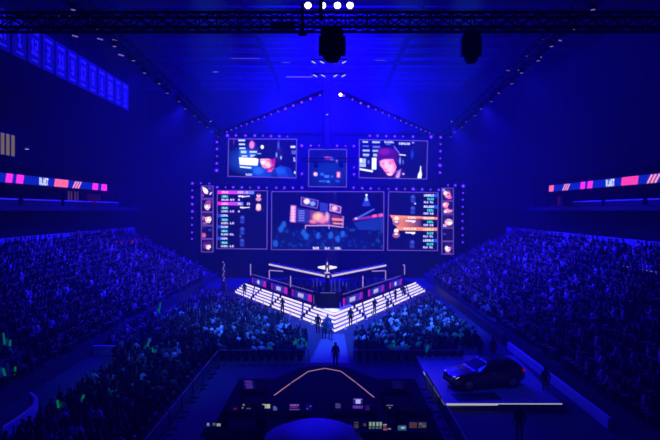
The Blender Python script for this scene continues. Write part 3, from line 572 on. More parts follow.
L_([(362.2, 188.2, 1), (370.6, 188.5, 1), (379, 188.6, 0), (388.4, 188.8, 0), (396.4, 189, 1), (405, 189, 0), (413.2, 189.1, 2), (422.2, 189.3, 1), (430.6, 189.5, 0), (438.8, 189.8, 1)], 'above the right score screen and middle screen', 'left')
L_([(192.4, 183.4, 1), (201, 183.2, 0), (209.4, 183.5, 0), (192.3, 190.4, 0), (192.4, 197.3, 1), (192.3, 204.2, 1), (192.4, 211.4, 1), (192.2, 218, 0), (192, 225, 0), (192, 232.4, 0), (192, 239, 0)], 'beside the left portrait screens', 'top')
L_([(448, 185.2, 0), (455.4, 185.4, 1), (463.2, 186, 2), (463, 193, 0), (462.8, 199.6, 0), (462.8, 206.8, 0), (462.6, 214, 0), (462.4, 221.2, 0), (462.6, 228.4, 0), (462.6, 235.2, 0), (462.8, 242.2, 0)], 'beside the right portrait screens', 'top')
# dark carrying frames behind the screens
for (xa, ya), (xb, yb), lab in (((217, 133), (217, 180), 'upright dark truss left of the upper left screen'), ((440.5, 133), (440.5, 180), 'upright dark truss right of the upper right screen'), ((192, 180), (192, 246), 'upright dark truss outside the left portrait screens'), ((463, 183), (463, 248), 'upright dark truss outside the right portrait screens')):
    a, b = at(xa, ya, 74.4), at(xb, yb, 74.4); t = thing('screen_tower', lab, 'truss', b); h = a.z - b.z
    for dx in (-.2, .2): MB().tube([(dx, 0, 0), (dx, 0, h)], .05, 6).build('chord', BLACK, t)
    m = MB(); kk = int(h / .5)
    for i in range(kk): m.tube([(-.2, 0, h * i / kk), (.2, 0, h * (i + 1) / kk)] if i % 2 else [(.2, 0, h * i / kk), (-.2, 0, h * (i + 1) / kk)], .025, 5)
    m.build('bracing', BLACK, t)
for xa, xb, y, lab in ((213, 445, 134.5, 'long dark truss above both player screens'), (189, 467, 187.2, 'long dark truss between upper and lower screens')):
    truss('screen_truss', lab, at(xa, y, 74.6), at(xb, y, 74.6), .35, .35, .04, .8)
# ================================================================ STAGE
TIP, LE, RE = Vector((.18, 46.7, 0)), Vector((-13.05, 69, 0)), Vector((12.4, 70, 0))
uL, uR = (LE - TIP).normalized(), (RE - TIP).normalized()
nL, nR = Vector((uL.y, -uL.x, 0)), Vector((-uR.y, uR.x, 0))
if nL.y < 0: nL = -nL
if nR.y < 0: nR = -nR
def vline(off):
    # lines TIP+nL*off + uL*s and TIP+nR*off + uR*t meet at the inner tip
    a, b = TIP + nL * off, TIP + nR * off
    M = Matrix(((uL.x, -uR.x), (uL.y, -uR.y))); r = M.inverted() @ Vector((b.x - a.x, b.y - a.y))
    return LE + nL * off, a + uL * r[0], RE + nR * off
DECK = 1.2; NST, SW, SH = 5, .31, .24
DECKM = mat('stage_deck', (.02, .02, .022), .8, 0, .1, 3, .05)
st = thing('stage', 'V-shaped stage with glowing white steps below the screens', 'stage', (0, 52, 0)); SO = Vector((0, 52, 0))
l, t_, r = vline(NST * SW - SW)
bl, bt, br = vline(10.5)
P2 = lambda *q: [(p.x - SO.x, p.y - SO.y) for p in q]
MB().prism(P2(l, t_, r, br, bt, bl), .0, DECK).build('deck', DECKM, st)
q0, q1, q2 = vline(NST * SW - SW + .05); qa, qb = q1 + uL * 4.2, q1 + uR * 4.2
MB().prism(P2(q1, qb, qb + (nR + uR) * .1 + Vector((-1.2, 1.6, 0)), qa + Vector((1.2, 1.6, 0)), qa), DECK, DECK + .02).build('tip_light_patch', mat('tip_light_white', (.8, .8, .82), .4, 0, .05, 3), st)  # white patch paints the bright pool of light on the deck tip
GAPS = (.25, .546, .77)
for k in range(NST - 1):
    a0, a1, a2 = vline(k * SW); b0, b1, b2 = vline((k + 1) * SW)
    s = MB().prism(P2(a0, a1, a2, b2, b1, b0), 0, (k + 1) * SH).build('step', mat('step_tread', (.24, .22, .26), .7, 0, .1, 3, .1), st)
    stl = []
for k in range(NST):
    a0, a1, a2 = vline(k * SW - .03); sp = st.children
    par = [c for c in st.children if c.name.startswith('step')]
    par = par[k] if k < len(par) else [c for c in st.children if c.name.startswith('deck')][0]
    for end, u, n_ in ((a0, uL, nL), (a2, uR, nR)):
        full = (end - a1).length; base = (LE - TIP).length if end is a0 else (RE - TIP).length
        cuts = [0] + [g * base for g in GAPS] + [full]
        for i in range(4):
            s0 = cuts[i] + (.22 if i else 0); s1 = cuts[i + 1] - (.22 if i < 3 else 0)
            p0, p1 = a1 + u * s0 - SO, a1 + u * s1 - SO; z0 = k * SH + .02; z1 = (k + 1) * SH - .005
            m = MB(); m.extrude([(p0.x, p0.y, z0), (p1.x, p1.y, z0), (p1.x, p1.y, z1), (p0.x, p0.y, z1)], n_ * .025); o = m.build('step_light', STEP_LED, par); o['label'] = 'glowing white strip'
# black stair treads set into the gaps
for nm, u, n_, E in (('left', uL, nL, LE), ('right', uR, nR, RE)):
    base = (E - TIP).length
    for i, g in enumerate(GAPS):
        for k in range(NST):
            p = TIP + u * g * base + n_ * (k * SW - .06); m = MB(); R = Matrix.Rotation(math.atan2(u.y, u.x), 3, 'Z'); m.box(p - SO + Vector((0, 0, k * SH + .13)), (.36, .1, .24), R)
            m.build('stair_block', MATTE, st)
# thin uprights along the foot of the steps
for nm, u, n_, E in (('left', uL, nL, LE), ('right', uR, nR, RE)):
    base = (E - TIP).length
    for i in range(11):
        p = TIP + u * (base * (i + .6) / 11) - n_ * .35; t = MB().tube([(0, 0, 0), (0, 0, .62)], .035, 6).lathe([(.14, 0), (.14, .03)], n=8).build('barrier_post', mat('post_metal', (.7, .6, .7), .4, .2)); t.location = p
        tag(t, 'short metal post before the %s steps, %s from the stage tip' % (nm, nth(i + 1)), 'post', 'posts before the stage steps')
# fascia screens above the steps, rails, logos
def along(u, n_, off, px):                        # parameter of the pixel column on the line TIP+n*off+u*s
    q = (px - CX) / F; a = TIP + n_ * off; return (q * a.y - a.x) / (u.x - q * u.y)
FOFF = 2.05
FASC = attr_colour('fascia_picture', 1.0)
for nm, u, n_, spans in (('left', uL, nL, ((252.3, 266.5), (271.5, 288), (292, 312.5))), ('right', uR, nR, ((401.5, 389), (384, 367.5), (362.5, 342)))):
    R = Matrix.Rotation(math.atan2(u.y, u.x), 3, 'Z')
    ends = []
    for i, (pa, pb) in enumerate(spans):
        sa, sb = along(u, n_, FOFF, pa), along(u, n_, FOFF, pb); ends += [sa, sb]; A, B = TIP + n_ * FOFF + u * sa, TIP + n_ * FOFF + u * sb
        if nm == 'right': A, B = B, A
        t = thing('fascia_screen', 'low blue and magenta LED fascia above the %s steps, %s from the stage tip' % (nm, ('farthest', 'middle one', 'nearest')[i]), 'screen', ((A.x + B.x) / 2, (A.y + B.y) / 2, DECK), group='LED fascias on the stage edge')
        d = (B - A); h = d / 2; p = Pic(0, 0, d.length, .8, int(d.length * 14), (30, 22, 150)); Lw = d.length
        p.grad(Lw * .05, 0, Lw * .5, .8, (34, 26, 140), (62, 56, 205)).grad(Lw * .5, 0, Lw * .95, .8, (62, 56, 205), (70, 36, 180))
        p.rect(0, 0, Lw * .1, .8, (150, 20, 190) if nm == 'left' else (225, 20, 190)).rect(Lw * .86, 0, Lw, .8, (225, 20, 190) if nm == 'left' else (150, 20, 190))
        p.poly([(Lw * .86, 0), (Lw * .9, 0), (Lw * .84, .8), (Lw * .8, .8)], (235, 80, 210), .6)
        if i == 0: p.ell(Lw * .47, .4, Lw * .09, .24, (230, 225, 255), .5)
        else:
            for j in range(5): p.poly([(Lw * (.34 + .055 * j), .2), (Lw * (.385 + .055 * j), .2), (Lw * (.37 + .055 * j), .62), (Lw * (.325 + .055 * j), .62)], (235, 225, 255), .95)
        w = (n_ * -.06); p.build('picture', (-h.x + w.x, -h.y + w.y, .84), (h.x + w.x, h.y + w.y, .84), (h.x + w.x, h.y + w.y, .04), (-h.x + w.x, -h.y + w.y, .04), FASC, t)
        MB().box((0, 0, .45), (d.length + .1, .1, .9), R).build('cabinet', MATTE, t)
    s0, s1 = min(ends), max(ends); A, B = TIP + n_ * (FOFF + .1) + u * s0, TIP + n_ * (FOFF + .1) + u * s1
    t = thing('stage_railing', 'thin pale handrail over the %s LED fascias' % nm, 'railing', (A.x, A.y, DECK)); d = B - A
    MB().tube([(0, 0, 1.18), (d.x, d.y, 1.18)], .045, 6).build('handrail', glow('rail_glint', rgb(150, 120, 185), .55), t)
    for i in range(9): MB().tube([(d.x * i / 8, d.y * i / 8, 0), (d.x * i / 8, d.y * i / 8, 1.16)], .025, 6).build('post', BLACK, t)
    # LED-lined posts
    for lab, pts in ((('tall thin glowing post at the far %s end of the rail' % nm), [((250.6, 264), (250.6, 275.5))] if nm == 'left' else [((404.6, 265), (404.6, 274.5)), ((402.8, 265), (404.6, 265))]),
                     (('glowing post with a top bar pointing inwards on the %s wing' % nm), [((269.3, 270.3), (269.3, 279.5)), ((269.3, 270.3), (283, 271.2))] if nm == 'left' else [((385.6, 270.6), (385.6, 279.7)), ((372, 271.2), (385.6, 270.6))]),
                     (('pale dotted post half-way along the %s wing' % nm), [((290.6, 276), (290.6, 287))] if nm == 'left' else [((362.9, 276), (362.9, 287))])):
        x0 = pts[0][0][0]; s = along(u, n_, FOFF + .5, x0); b = TIP + n_ * (FOFF + .5) + u * s; t = thing('light_post', lab, 'light post', (b.x, b.y, DECK)); dd = b.y
        m = MB()
        for (xa, ya), (xb, yb) in pts: m.tube([at(xa, ya, dd) - b - Vector((0, 0, DECK)), at(xb, yb, dd) - b - Vector((0, 0, DECK))], .075, 6)
        m.build('light_strip', glow('post_led', rgb(205, 165, 225), .75), t)
        MB().tube([(0, .12, 0), (0, .12, at(x0, pts[0][0][1], dd).z - DECK)], .06, 6).lathe([(.25, 0), (.25, .05)], (0, .1, 0), n=10).build('post', BLACK, t)
# overhead V bar
ZB = 4.55
def onbar(px, py): d = (H - ZB) * F / (py - CY); return Vector(((px - CX) * d / F, d, ZB))
BT, BL, BR = onbar(328.3, 276.6), onbar(269, 264.4), onbar(386, 265.4)
t = thing('light_canopy', 'glowing white V-shaped light bar hanging over the stage', 'light bar', (BT.x, BT.y, DECK)); o_ = t.location.copy()
for nm, e in (('left', BL), ('right', BR)):
    a, b = BT - o_, e - o_; u = (b - a).normalized(); n_ = Vector((-u.y, u.x, 0)); n_ = n_ if n_.y > 0 else -n_
    MB().extrude([a - n_ * .05 + Vector((0, 0, -.09)), b - n_ * .05 + Vector((0, 0, -.09)), b - n_ * .05 + Vector((0, 0, .09)), a - n_ * .05 + Vector((0, 0, .09))], n_ * .05).build('light_strip', WHITE_LED, t)
    MB().extrude([a + Vector((0, 0, -.16)), b + Vector((0, 0, -.16)), b + Vector((0, 0, .17)), a + Vector((0, 0, .17))], n_ * .4).build('beam', mat('canopy_paint', (.3, .26, .3), .5), t)
    L = (b - a).length
    for i in range(7):
        p = a + u * (L * (i + .7) / 7); MB().box(p + n_ * .1 + Vector((0, 0, .24)), (.22, .2, .16)).build('small_lamp', mat('lamp_grey', (.4, .36, .42), .4), t)
    for f in (.2, .9):
        p = a + u * L * f + n_ * .2; MB().tube([(p.x, p.y, ZB - DECK + .1), (p.x, p.y, 20)], .012, 4).build('cable', BLACK, t)
# white winged emblem on the canopy tip
e = at(327.2, 276, 51.6); t = thing('winged_emblem', 'tall pale spire with two white wings standing on the light bar tip', 'sculpture', (e.x, 51.6, ZB + .17))
EM = glow('emblem_light', (.95, .85, 1), 1.3); z0 = 0
MB().lathe([(.26, 0), (.24, .35), (.18, .75), (.11, 1.15), (.03, 1.5)], n=6).build('spire', mat('spire_paint', (.55, .52, .58), .35), t)
for s in (-1, 1):
    MB().extrude([(s * .22, .05, .75), (s * .98, .05, .62), (s * .9, .05, .48), (s * .2, .05, .32)], (0, .14, 0)).build('wing', EM, t)
MB().box((0, -.22, .35), (.1, .06, .4)).box((0, -.2, .95), (.07, .06, .3)).build('light_strip', EM, t)
MB().box((0, -.1, .05), (.5, .4, .1)).build('base', WHITE_LED, t)
c = at(327.3, 292, 53.2); t = thing('emblem_stand', 'dark upright under the winged emblem behind the black podium', 'stand', (c.x, 53.2, DECK)); MB().box((0, 0, 1.55), (.42, .42, 3.1)).build('shaft', MATTE, t); MB().box((0, 0, .1), (.8, .8, .2)).build('base', MATTE, t)
# podium
pc = at(328, 300, 52.2); t = thing('podium', 'wide black podium at the centre of the stage', 'podium', (pc.x, 52.2, DECK))
MB().box((0, 0, .7), (2.3, .9, 1.4), taper=1.08).build('front_panel', MATTE, t, bevel=.03); MB().box((0, 0, 1.44), (2.7, 1.1, .08)).build('top', BLACK, t)
MB().box((0, -.3, 1.5), (1.5, .18, .05)).build('console', glow('console_light', rgb(130, 130, 185), .6), t)
for s in (-1, 1): MB().box((s * 1.42, .1, .8), (.18, .2, 1.5)).build('side_post', BLACK, t)
MB().box((-1.43, -.02, .75), (.06, .05, .9)).build('light_strip', glow('podium_glint', rgb(150, 120, 170), .6), t)  # glint on the podium side, painted as a glowing bar
# dotted light columns behind the podium
DOT = glow('column_dots', rgb(95, 110, 215), .75)
for i, (px, y0, y1) in enumerate(((313.5, 279, 291), (317, 278, 291), (320.6, 281, 291), (331.5, 279, 292), (335, 279, 291), (339.5, 279, 291), (343, 281, 290), (346.5, 282, 290))):
    a, b = at(px, y0, 62.5), at(px, y1, 62.5); t = thing('dotted_light_post', 'thin post of blue dots behind the podium, %s from the left' % nth(i + 1), 'light post', (a.x, 62.5, DECK), group='dotted light posts behind the podium')
    MB().box((0, 0, (a.z - DECK) / 2), (.16, .12, a.z - DECK)).build('post', MATTE, t); m = MB(); nn = 6
    for q in range(nn): m.box((0, -.08, (a.z - DECK) * (q + .5) / nn), (.1, .05, .12))
    m.build('light_dots', DOT, t)
# player stations on both wings
MONB = glow('station_screen', rgb(70, 85, 190), .55)
def station(nm, i, p, rz):
    d = thing('player_desk', 'player desk on the %s wing of the stage, %s from the podium' % (nm, nth(i)), 'desk', (p.x, p.y, DECK), rz, 'player desks'); MB().box((0, 0, .74), (1.5, .75, .05)).build('top', DARK, d)
    for sx in (-.7, .7):
        for sy in (-.3, .3): MB().box((sx, sy, .36), (.05, .05, .72)).build('leg', BLACK, d)
    m = dup_monitor(p, rz, nm, i)
def dup_monitor(p, rz, nm, i):
    R = Matrix.Rotation(rz, 4, 'Z'); q = Vector((p.x, p.y, DECK + .765)) + (R @ Vector((.1, .05, 0)))
    m = thing('computer_monitor', 'monitor with a small light on the %s stage desk from the podium, %s wing' % (nth(i), nm), 'monitor', q, rz, 'player monitors')
    MB().box((0, 0, .3), (.58, .04, .36)).build('housing', BLACK, m); MB().box((0, -.03, .32), (.16, .02, .1)).build('back_light', MONB, m); MB().box((0, 0, .06), (.05, .05, .14)).box((0, 0, .01), (.24, .18, .02)).build('stand', BLACK, m)
STATIONS = []
for nm, u, n_ in (('left', uL, nL), ('right', uR, nR)):
    rz = math.atan2(u.y, u.x) if nm == 'right' else math.atan2(-u.y, -u.x)
    for i in range(1, 6):
        p = TIP + n_ * 3.6 + u * (9.0 + 2.0 * i); station(nm, i, p, rz); STATIONS.append((nm, i, p + n_ * .75, rz))
# slim light sculpture beyond the left end of the steps
q = at(224, 277, 69.5); t = thing('light_sculpture', 'slim pale light tower standing beyond the left end of the steps', 'sculpture', (q.x, 69.5, 0)); hh = at(224, 257.5, 69.5).z
MB().lathe([(.45, 0), (.3, 1.2), (.22, hh * .6), (.05, hh)], n=6).build('frame', DARK, t); m = MB()
for i in range(9): m.box((.12 * math.sin(i * 2.1), -.3 + .02 * i, hh * (.35 + .065 * i)), (.12, .05, .14))
m.build('light_dots', glow('tower_dots', rgb(170, 150, 220), 1.2), t)

t = MB().prism([(-1.7, 37.2), (1.15, 37.2), (1.0, 45.9), (-.8, 45.9)], .0, .03).build('walkway', mat('walkway_vinyl', (.2, .2, .22), .6, 0, .1, 2, .1)); tag(t, 'pale walkway down the aisle from the stage tip to the foreground platform', 'walkway')
# ================================================================ FRONT OF HOUSE
zr = .9
riser = thing('technical_riser', 'black technical platform with a pointed front in the foreground', 'platform', (0, 27, 0))
poly = [(-5.6, 19), (4.9, 19), (4.9, 31), (2.6, 31), (1.15, 33.0), (.25, 33.6), (-1.25, 33.6), (-2.3, 33.0), (-3.5, 31), (-5.6, 31)]
MB().prism([(x, y - 27) for x, y in poly], .0, zr).build('deck', mat('riser_deck', (.012, .012, .014), .95, 0, .2, 3, .02), riser)
pts = [at(274, 395.5, 27.6), at(291, 383, 30.0), at(308.3, 371.4, 32.3), at(325, 368.3, 32.95), at(341, 371.3, 32.3), at(356.5, 383, 30), at(374.3, 397.5, 27.25)]
PINKLED = glow('riser_led', rgb(225, 160, 180), .6)
for i, (a, b) in enumerate(zip(pts, pts[1:])):
    a, b = a - Vector((0, 27, 0)), b - Vector((0, 27, 0)); d = b - a
    o = MB().tube([a + d * .015, b - d * (.05 if i in (0, 4) else .015)], .026, 6).build('light_strip', PINKLED, riser); o['label'] = 'pale pink LED strip'
    m = MB()
    for w in (.02, .98): p = a + d * w; m.tube([(p.x, p.y, zr), (p.x, p.y, p.z)], .02, 5)
    m.build('strip_post', BLACK, riser)
DESKX = []
def desk(label, x0, x1, y, depth=.8):
    d = thing('control_desk', label, 'desk', ((x0 + x1) / 2, y, zr), group='control desks in the foreground'); w = x1 - x0
    MB().box((0, 0, .74), (w, depth, .05)).build('top', MATTE, d)
    for sx in (-1, 1):
        for sy in (-1, 1): MB().box((sx * (w / 2 - .06), sy * (depth / 2 - .06), .357), (.05, .05, .715)).build('leg', BLACK, d)
    MB().box((0, depth / 2 - .03, .5), (w - .1, .02, .4)).build('modesty_panel', BLACK, d); DESKX.append((x0, x1, y))
ROWY = {'A': 24.0, 'B': 21.8, 'C': 26.9}
desk('long black control desk left of the blue-lit dome', -4.9, -.9, ROWY['A'])
desk('black control desk in the middle behind the blue-lit dome', -.3, 2.1, ROWY['A'])
desk('black desk at the lower left corner of the platform', -5.5, -4.2, ROWY['B'])
desk('long black desk at the lower right with the green-lit monitor', .7, 4.4, ROWY['B'])
desk('small desk with the violet text monitor on the left', -4.8, -3.4, ROWY['C'])
desk('small desk with the dim blue monitor on the right', 2.5, 4.0, ROWY['C'])
desk('narrow desk with the dim screens on the right of the platform', 2.5, 4.6, ROWY['A'])
def monitor(label, px, py, w, h, row, bg, paint=None, st_=.8):
    d = ROWY[row]; q = at(px, py, d); zt = zr + .765; W_, H_ = w * d / F, h * d / F
    t = thing('computer_monitor', label, 'monitor', (q.x, d, zt), group='monitors in the foreground')
    zc = max(q.z - zt, H_ / 2 + .06)
    p = Pic(0, 0, 100, 100 * H_ / W_, 40, bg)
    if paint: paint(p, 100, 100 * H_ / W_)
    p.build('picture', (-W_ / 2, -.03, zc + H_ / 2), (W_ / 2, -.03, zc + H_ / 2), (W_ / 2, -.03, zc - H_ / 2), (-W_ / 2, -.03, zc - H_ / 2), attr_colour('monitor_picture_%.2f' % st_, st_) if 'monitor_picture_%.2f' % st_ not in MATS else MATS['monitor_picture_%.2f' % st_], t)
    MB().box((0, .01, zc), (W_ + .04, .05, H_ + .04)).build('bezel', BLACK, t); MB().box((0, .03, (zc - H_ / 2) / 2), (.05, .04, max(.04, zc - H_ / 2))).box((0, .03, .012), (.26, .18, .024)).build('stand', BLACK, t)
def lines(col, n=5, a=.8):
    def f(p, w, h):
        for i in range(n): p.marks(6 + (i * 13) % 20, h * (i + .2) / n, 70 + (i * 29) % 26, h * (i + .75) / n, 8, col, a)
    return f
monitor('monitor of violet text on the small left desk', 249.5, 386, 12, 8.5, 'C', (16, 8, 90), lines((120, 70, 235), 5), .8)
monitor('dim blue monitor on the small right desk', 398, 387.5, 13, 8, 'C', (8, 8, 74), lines((22, 22, 130), 3), .7)
def two(p, w, h): p.rect(3, h * .1, 47, h * .9, (215, 230, 205)).rect(53, h * .1, 97, h * .9, (205, 225, 200))
monitor('bright white monitor split in two', 266.2, 406, 8.4, 5.2, 'A', (30, 35, 40), two, .75)
monitor('small dark monitor with white marks left of the bright one', 246, 406, 11, 6.5, 'A', (6, 6, 26), lambda p, w, h: p.ell(30, h * .3, 8, 8, (150, 170, 170), .6).ell(20, h * .75, 7, 6, (160, 170, 160), .6).rect(55, h * .78, 95, h * .92, (90, 95, 100)), .8)
monitor('small monitor with a red light at the far left', 234.5, 411, 8, 4, 'A', (8, 8, 60), lambda p, w, h: p.ell(60, h * .6, 18, 10, (150, 20, 70), .6), .7)
monitor('small pale blue monitor below the bright white one', 275.2, 412.3, 4, 4.4, 'A', (95, 110, 190), lambda p, w, h: p.poly([(50, 0), (100, 0), (100, 50)], (10, 10, 60)), .7)
monitor('monitor of violet and red text left of the blue-lit dome', 294.5, 408.3, 11, 6.5, 'A', (14, 10, 110), lambda p, w, h: p.marks(10, 4, 90, h * .3, 8, (180, 130, 220)).marks(10, h * .42, 80, h * .62, 7, (190, 40, 120)).rect(4, h * .8, 96, h * .92, (110, 90, 215)), .8)
monitor('dim blue monitor with two dots behind the blue-lit dome', 309, 407, 7, 5.5, 'A', (8, 8, 120), lambda p, w, h: p.ell(70, h * .3, 12, 11, (90, 100, 220), .6).ell(26, h * .75, 10, 9, (90, 110, 220), .6), .7)
monitor('dim lilac monitor right of the blue-lit dome', 338, 405.5, 5.5, 5, 'A', (70, 60, 140), lines((110, 90, 170), 3), .7)
monitor('white and violet monitor at the centre right', 357.8, 401, 9.6, 5, 'A', (60, 30, 150), lambda p, w, h: p.rect(28, 0, 78, h, (190, 215, 255)).rect(5, 0, 95, h * .16, (150, 110, 240)), .9)
monitor('keyboard-wide violet screen below the white and violet monitor', 357.8, 406.8, 10.4, 3, 'A', (90, 45, 185), lines((140, 90, 230), 2), .8)
monitor('dim violet slanted screen right of the white and violet monitor', 368.3, 408.5, 7, 5, 'A', (32, 14, 90), lines((70, 40, 150), 3), .7)
monitor('dark monitor topped by a thin white line', 389.5, 411.5, 7.5, 5.5, 'A', (4, 4, 24), lambda p, w, h: p.rect(6, 0, 96, h * .16, (120, 125, 130)).ell(52, h * .5, 14, 10, (120, 130, 140), .6), .8)
monitor('dim blue wide screen on the narrow right desk', 407, 412, 17, 6, 'A', (4, 5, 52), None, .6)
monitor('small white-lit monitor in the lower left corner', 208.3, 424.2, 2.6, 3, 'B', (140, 165, 165), None, .7)
monitor('monitor with two white patches in the lower left corner', 216.8, 424.3, 8.5, 3.6, 'B', (30, 40, 50), lambda p, w, h: p.rect(50, h * .2, 96, h * .95, (170, 190, 190)).rect(4, 0, 34, h * .7, (100, 120, 125)), .7)
def faders(p, w, h):
    for i in range(9): p.marks(6 + 20 * (i % 3), h * (i // 3 * .33 + .05), 20 + 20 * (i % 3), h * (i // 3 * .33 + .24), 2, (150, 130, 160), .7)
monitor('dark monitor of small white rows on the lower right desk', 357.5, 424.7, 7.5, 7, 'B', (8, 8, 24), faders, .7)
monitor('small dark monitor left of the green-lit one', 365, 424.5, 4.5, 3, 'B', (14, 14, 34), lines((120, 120, 130), 2), .7)
def tall(p, w, h):
    for x in (5, 30, 58, 82): p.rect(x, h * .08, x + 16, h * .6, (165, 195, 175))
    for x in (5, 30, 58, 82): p.rect(x, h * .72, x + 12, h * .95, (110, 140, 130))
monitor('green-lit monitor of pale columns on the lower right desk', 375.3, 425, 13.5, 7.5, 'B', (40, 62, 62), tall, .75)
monitor('dark monitor of pink and white text on the lower right desk', 387.3, 427.6, 8.5, 6.5, 'B', (8, 4, 22), lambda p, w, h: p.rect(0, 0, 42, h * .16, (190, 190, 190)).marks(2, h * .3, 40, h * .5, 4, (200, 90, 150)).marks(2, h * .65, 46, h * .95, 4, (200, 110, 170)).marks(50, h * .62, 96, h * .82, 5, (180, 170, 180)), .8)
monitor('bright pale blue monitor on the lower right desk', 402, 429.4, 8.6, 5.2, 'B', (60, 110, 140), lambda p, w, h: p.ell(60, h * .45, 24, 12, (190, 215, 225), .7).rect(0, h * .75, 98, h, (35, 80, 120)), .8)
monitor('brownish monitor on the lower right desk', 413, 424.8, 7.8, 5.8, 'B', (95, 62, 70), None, .7)
monitor('grey monitor of small tiles at the right end of the lower desk', 422.3, 424.8, 8, 5.8, 'B', (70, 72, 82), lambda p, w, h: p.ell(30, h * .3, 20, 10, (125, 125, 130), .6).ell(70, h * .65, 18, 10, (135, 130, 130), .6), .7)
# dome added to catch blue light, standing for a blurred glow
cv = thing('blue_blur_dome', 'added pale dome catching blue light for the blurred glow at the bottom centre', 'console', (-.75, 21.4, zr)); m = MB()
nx, ny = 25, 17; vs = []
for j in range(ny):
    for i in range(nx):
        u, v = i / (nx - 1) * 2 - 1, j / (ny - 1) * 2 - 1; e = max(abs(u), abs(v)); hh = 1.3 * max(0, (1 - u ** 2) * (1 - v ** 2)) ** .45 + .03 * math.sin(5 * u + 3 * v); vs.append((u * 2.3, v * 1.7, max(.01, hh)))
m.add(vs, [(j * nx + i, j * nx + i + 1, (j + 1) * nx + i + 1, (j + 1) * nx + i) for j in range(ny - 1) for i in range(nx - 1)]); m.build('cover', FABRIC, cv, smooth=True)
MB().box((0, 0, .4), (2.8, 1.9, .8)).build('body', BLACK, cv)

# ================================================================ BARRIERS
def barrier(p, rz, w, label, group):
    if 'barrier' not in KIDS:
        t = thing('crowd_barrier', label, 'barrier', p, rz, group)
        MB().tube([(-w / 2, 0, 0), (-w / 2, 0, 1.1)], .03, 6).tube([(w / 2, 0, 0), (w / 2, 0, 1.1)], .03, 6).tube([(-w / 2, 0, 1.1), (w / 2, 0, 1.1)], .03, 6).tube([(-w / 2, 0, .15), (w / 2, 0, .15)], .025, 6).build('frame', mat('barrier_metal', (.25, .25, .28), .4, .6), t)
        m = MB()
        for i in range(1, 14): m.tube([(-w / 2 + w * i / 14, 0, .15), (-w / 2 + w * i / 14, 0, 1.1)], .012, 5)
        m.build('bars', mat('barrier_metal', (.25, .25, .28), .4, .6), t)
        for s in (-.7, .7): MB().box((s, 0, .03), (.06, .6, .05)).build('foot', BLACK, t)
        KIDS['barrier'] = t; return t
    return dup(KIDS['barrier'], p, (0, 0, rz), label, group)
for i in range(7): barrier((-8.1, 22.4 + i * 2.15, 0), PI / 2, 2.1, 'steel crowd barrier along the left side of the foreground pit, %s from the near end' % nth(i + 1), 'barriers round the foreground pit')
for i in range(3): barrier((-7.0 + i * 2.12, 36.6, 0), 0, 2.1, 'steel crowd barrier behind the left floor seats, %s from the left' % nth(i + 1), 'barriers round the foreground pit')
for i in range(4): barrier((2.5 + i * 2.12, 36.6, 0), 0, 2.1, 'steel crowd barrier behind the right floor seats, %s from the left' % nth(i + 1), 'barriers round the foreground pit')
for i in range(5): barrier((5.75, 22.4 + i * 2.15, 0), PI / 2, 2.1, 'steel crowd barrier on the right side of the pit, %s from the near end' % nth(i + 1), 'barriers round the foreground pit')

# ================================================================ CAR ON ITS PLATFORM
cp = thing('car_platform', 'low pale display platform with white edge light under the dark car', 'platform', (9.5, 33, 0)); zc = .32
A, B, Cc, D_ = at(445, 404, 28.5), at(563, 405, 28.4), Vector((13.3, 38.0, 0)), at(424, 373, 34.2)
pl = [(A.x - 9.5, A.y - 33), (B.x - 9.5, B.y - 33), (Cc.x - 9.5, Cc.y - 33), (D_.x - 9.5 + .05, 38 - 33), (D_.x - 9.5, D_.y - 33)]
MB().prism(pl, 0, zc).build('deck', mat('platform_top', (.34, .34, .37), .35, 0, .12, 1.5), cp)
EDGE = glow('platform_edge_led', (.82, .85, .85), .6, True)
MB().box(((A.x + B.x) / 2 - 9.5, A.y - 33 - .02, zc - .01), (B.x - A.x, .05, .1)).build('light_strip', EDGE, cp)
d = Vector((D_.x - A.x, D_.y - A.y, 0)); MB().extrude([(A.x - 9.5 - .03, A.y - 33, zc - .06), (A.x - 9.5 - .03, A.y - 33, zc + .04), (D_.x - 9.5 - .03, D_.y - 33, zc + .04), (D_.x - 9.5 - .03, D_.y - 33, zc - .06)], (-.03, 0, 0)).build('light_strip', glow('platform_side_led', (.5, .6, .95), .5, True), cp)
# two dark square mats lying on it
t = MB().box((0, 0, .01), (2.6, 1.1, .02)).build('floor_mat', DARK); t.location = (8.2, 29.6, zc); t.rotation_euler = (0, 0, .1); tag(t, 'dark mat on the platform in front of the car', 'mat')
CARP = mat('car_paint', (.06, .06, .075), .22, .3, 0, 1, .6); GLASS = mat('car_glass', (.006, .006, .01), .05, 0, 0, 1, .6); TYRE = mat('tyre_rubber', (.01, .01, .01), .8)
car = thing('car', 'dark sport utility car facing left on the low display platform', 'car', (9.2, 31.7, zc))
car.rotation_euler = (0, 0, math.radians(12))
# lengthwise stations: x from nose (-2.3) to tail (2.3); belt height, roof height, half width
S = [(-2.32, .38, .62, .62, .62), (-2.28, .30, .78, .78, .80), (-2.05, .24, .90, .92, .88), (-1.5, .24, .98, 1.02, .92), (-1.0, .24, 1.03, 1.08, .93), (-.75, .24, 1.05, 1.18, .93), (-.1, .24, 1.06, 1.55, .94), (.4, .24, 1.07, 1.63, .94), (1.0, .24, 1.09, 1.63, .94), (1.5, .24, 1.11, 1.58, .93), (1.85, .26, 1.13, 1.45, .91), (2.12, .32, 1.12, 1.2, .88), (2.28, .4, 1.0, 1.02, .84), (2.32, .5, .8, .8, .74)]
def ring(s):
    x, lo, be, ro, w = s; wr = w * (.74 if ro - be > .2 else .84)
    h = [(w * .86, lo), (w, lo + .16), (w * 1.0, (lo + be) / 2 + .08), (w * .97, be), (wr, be + (ro - be) * .82), (wr * .8, ro), (0, ro + .015)]
    return [(x, -a, z) for a, z in h] + [(x, a, z) for a, z in h[-2::-1]]
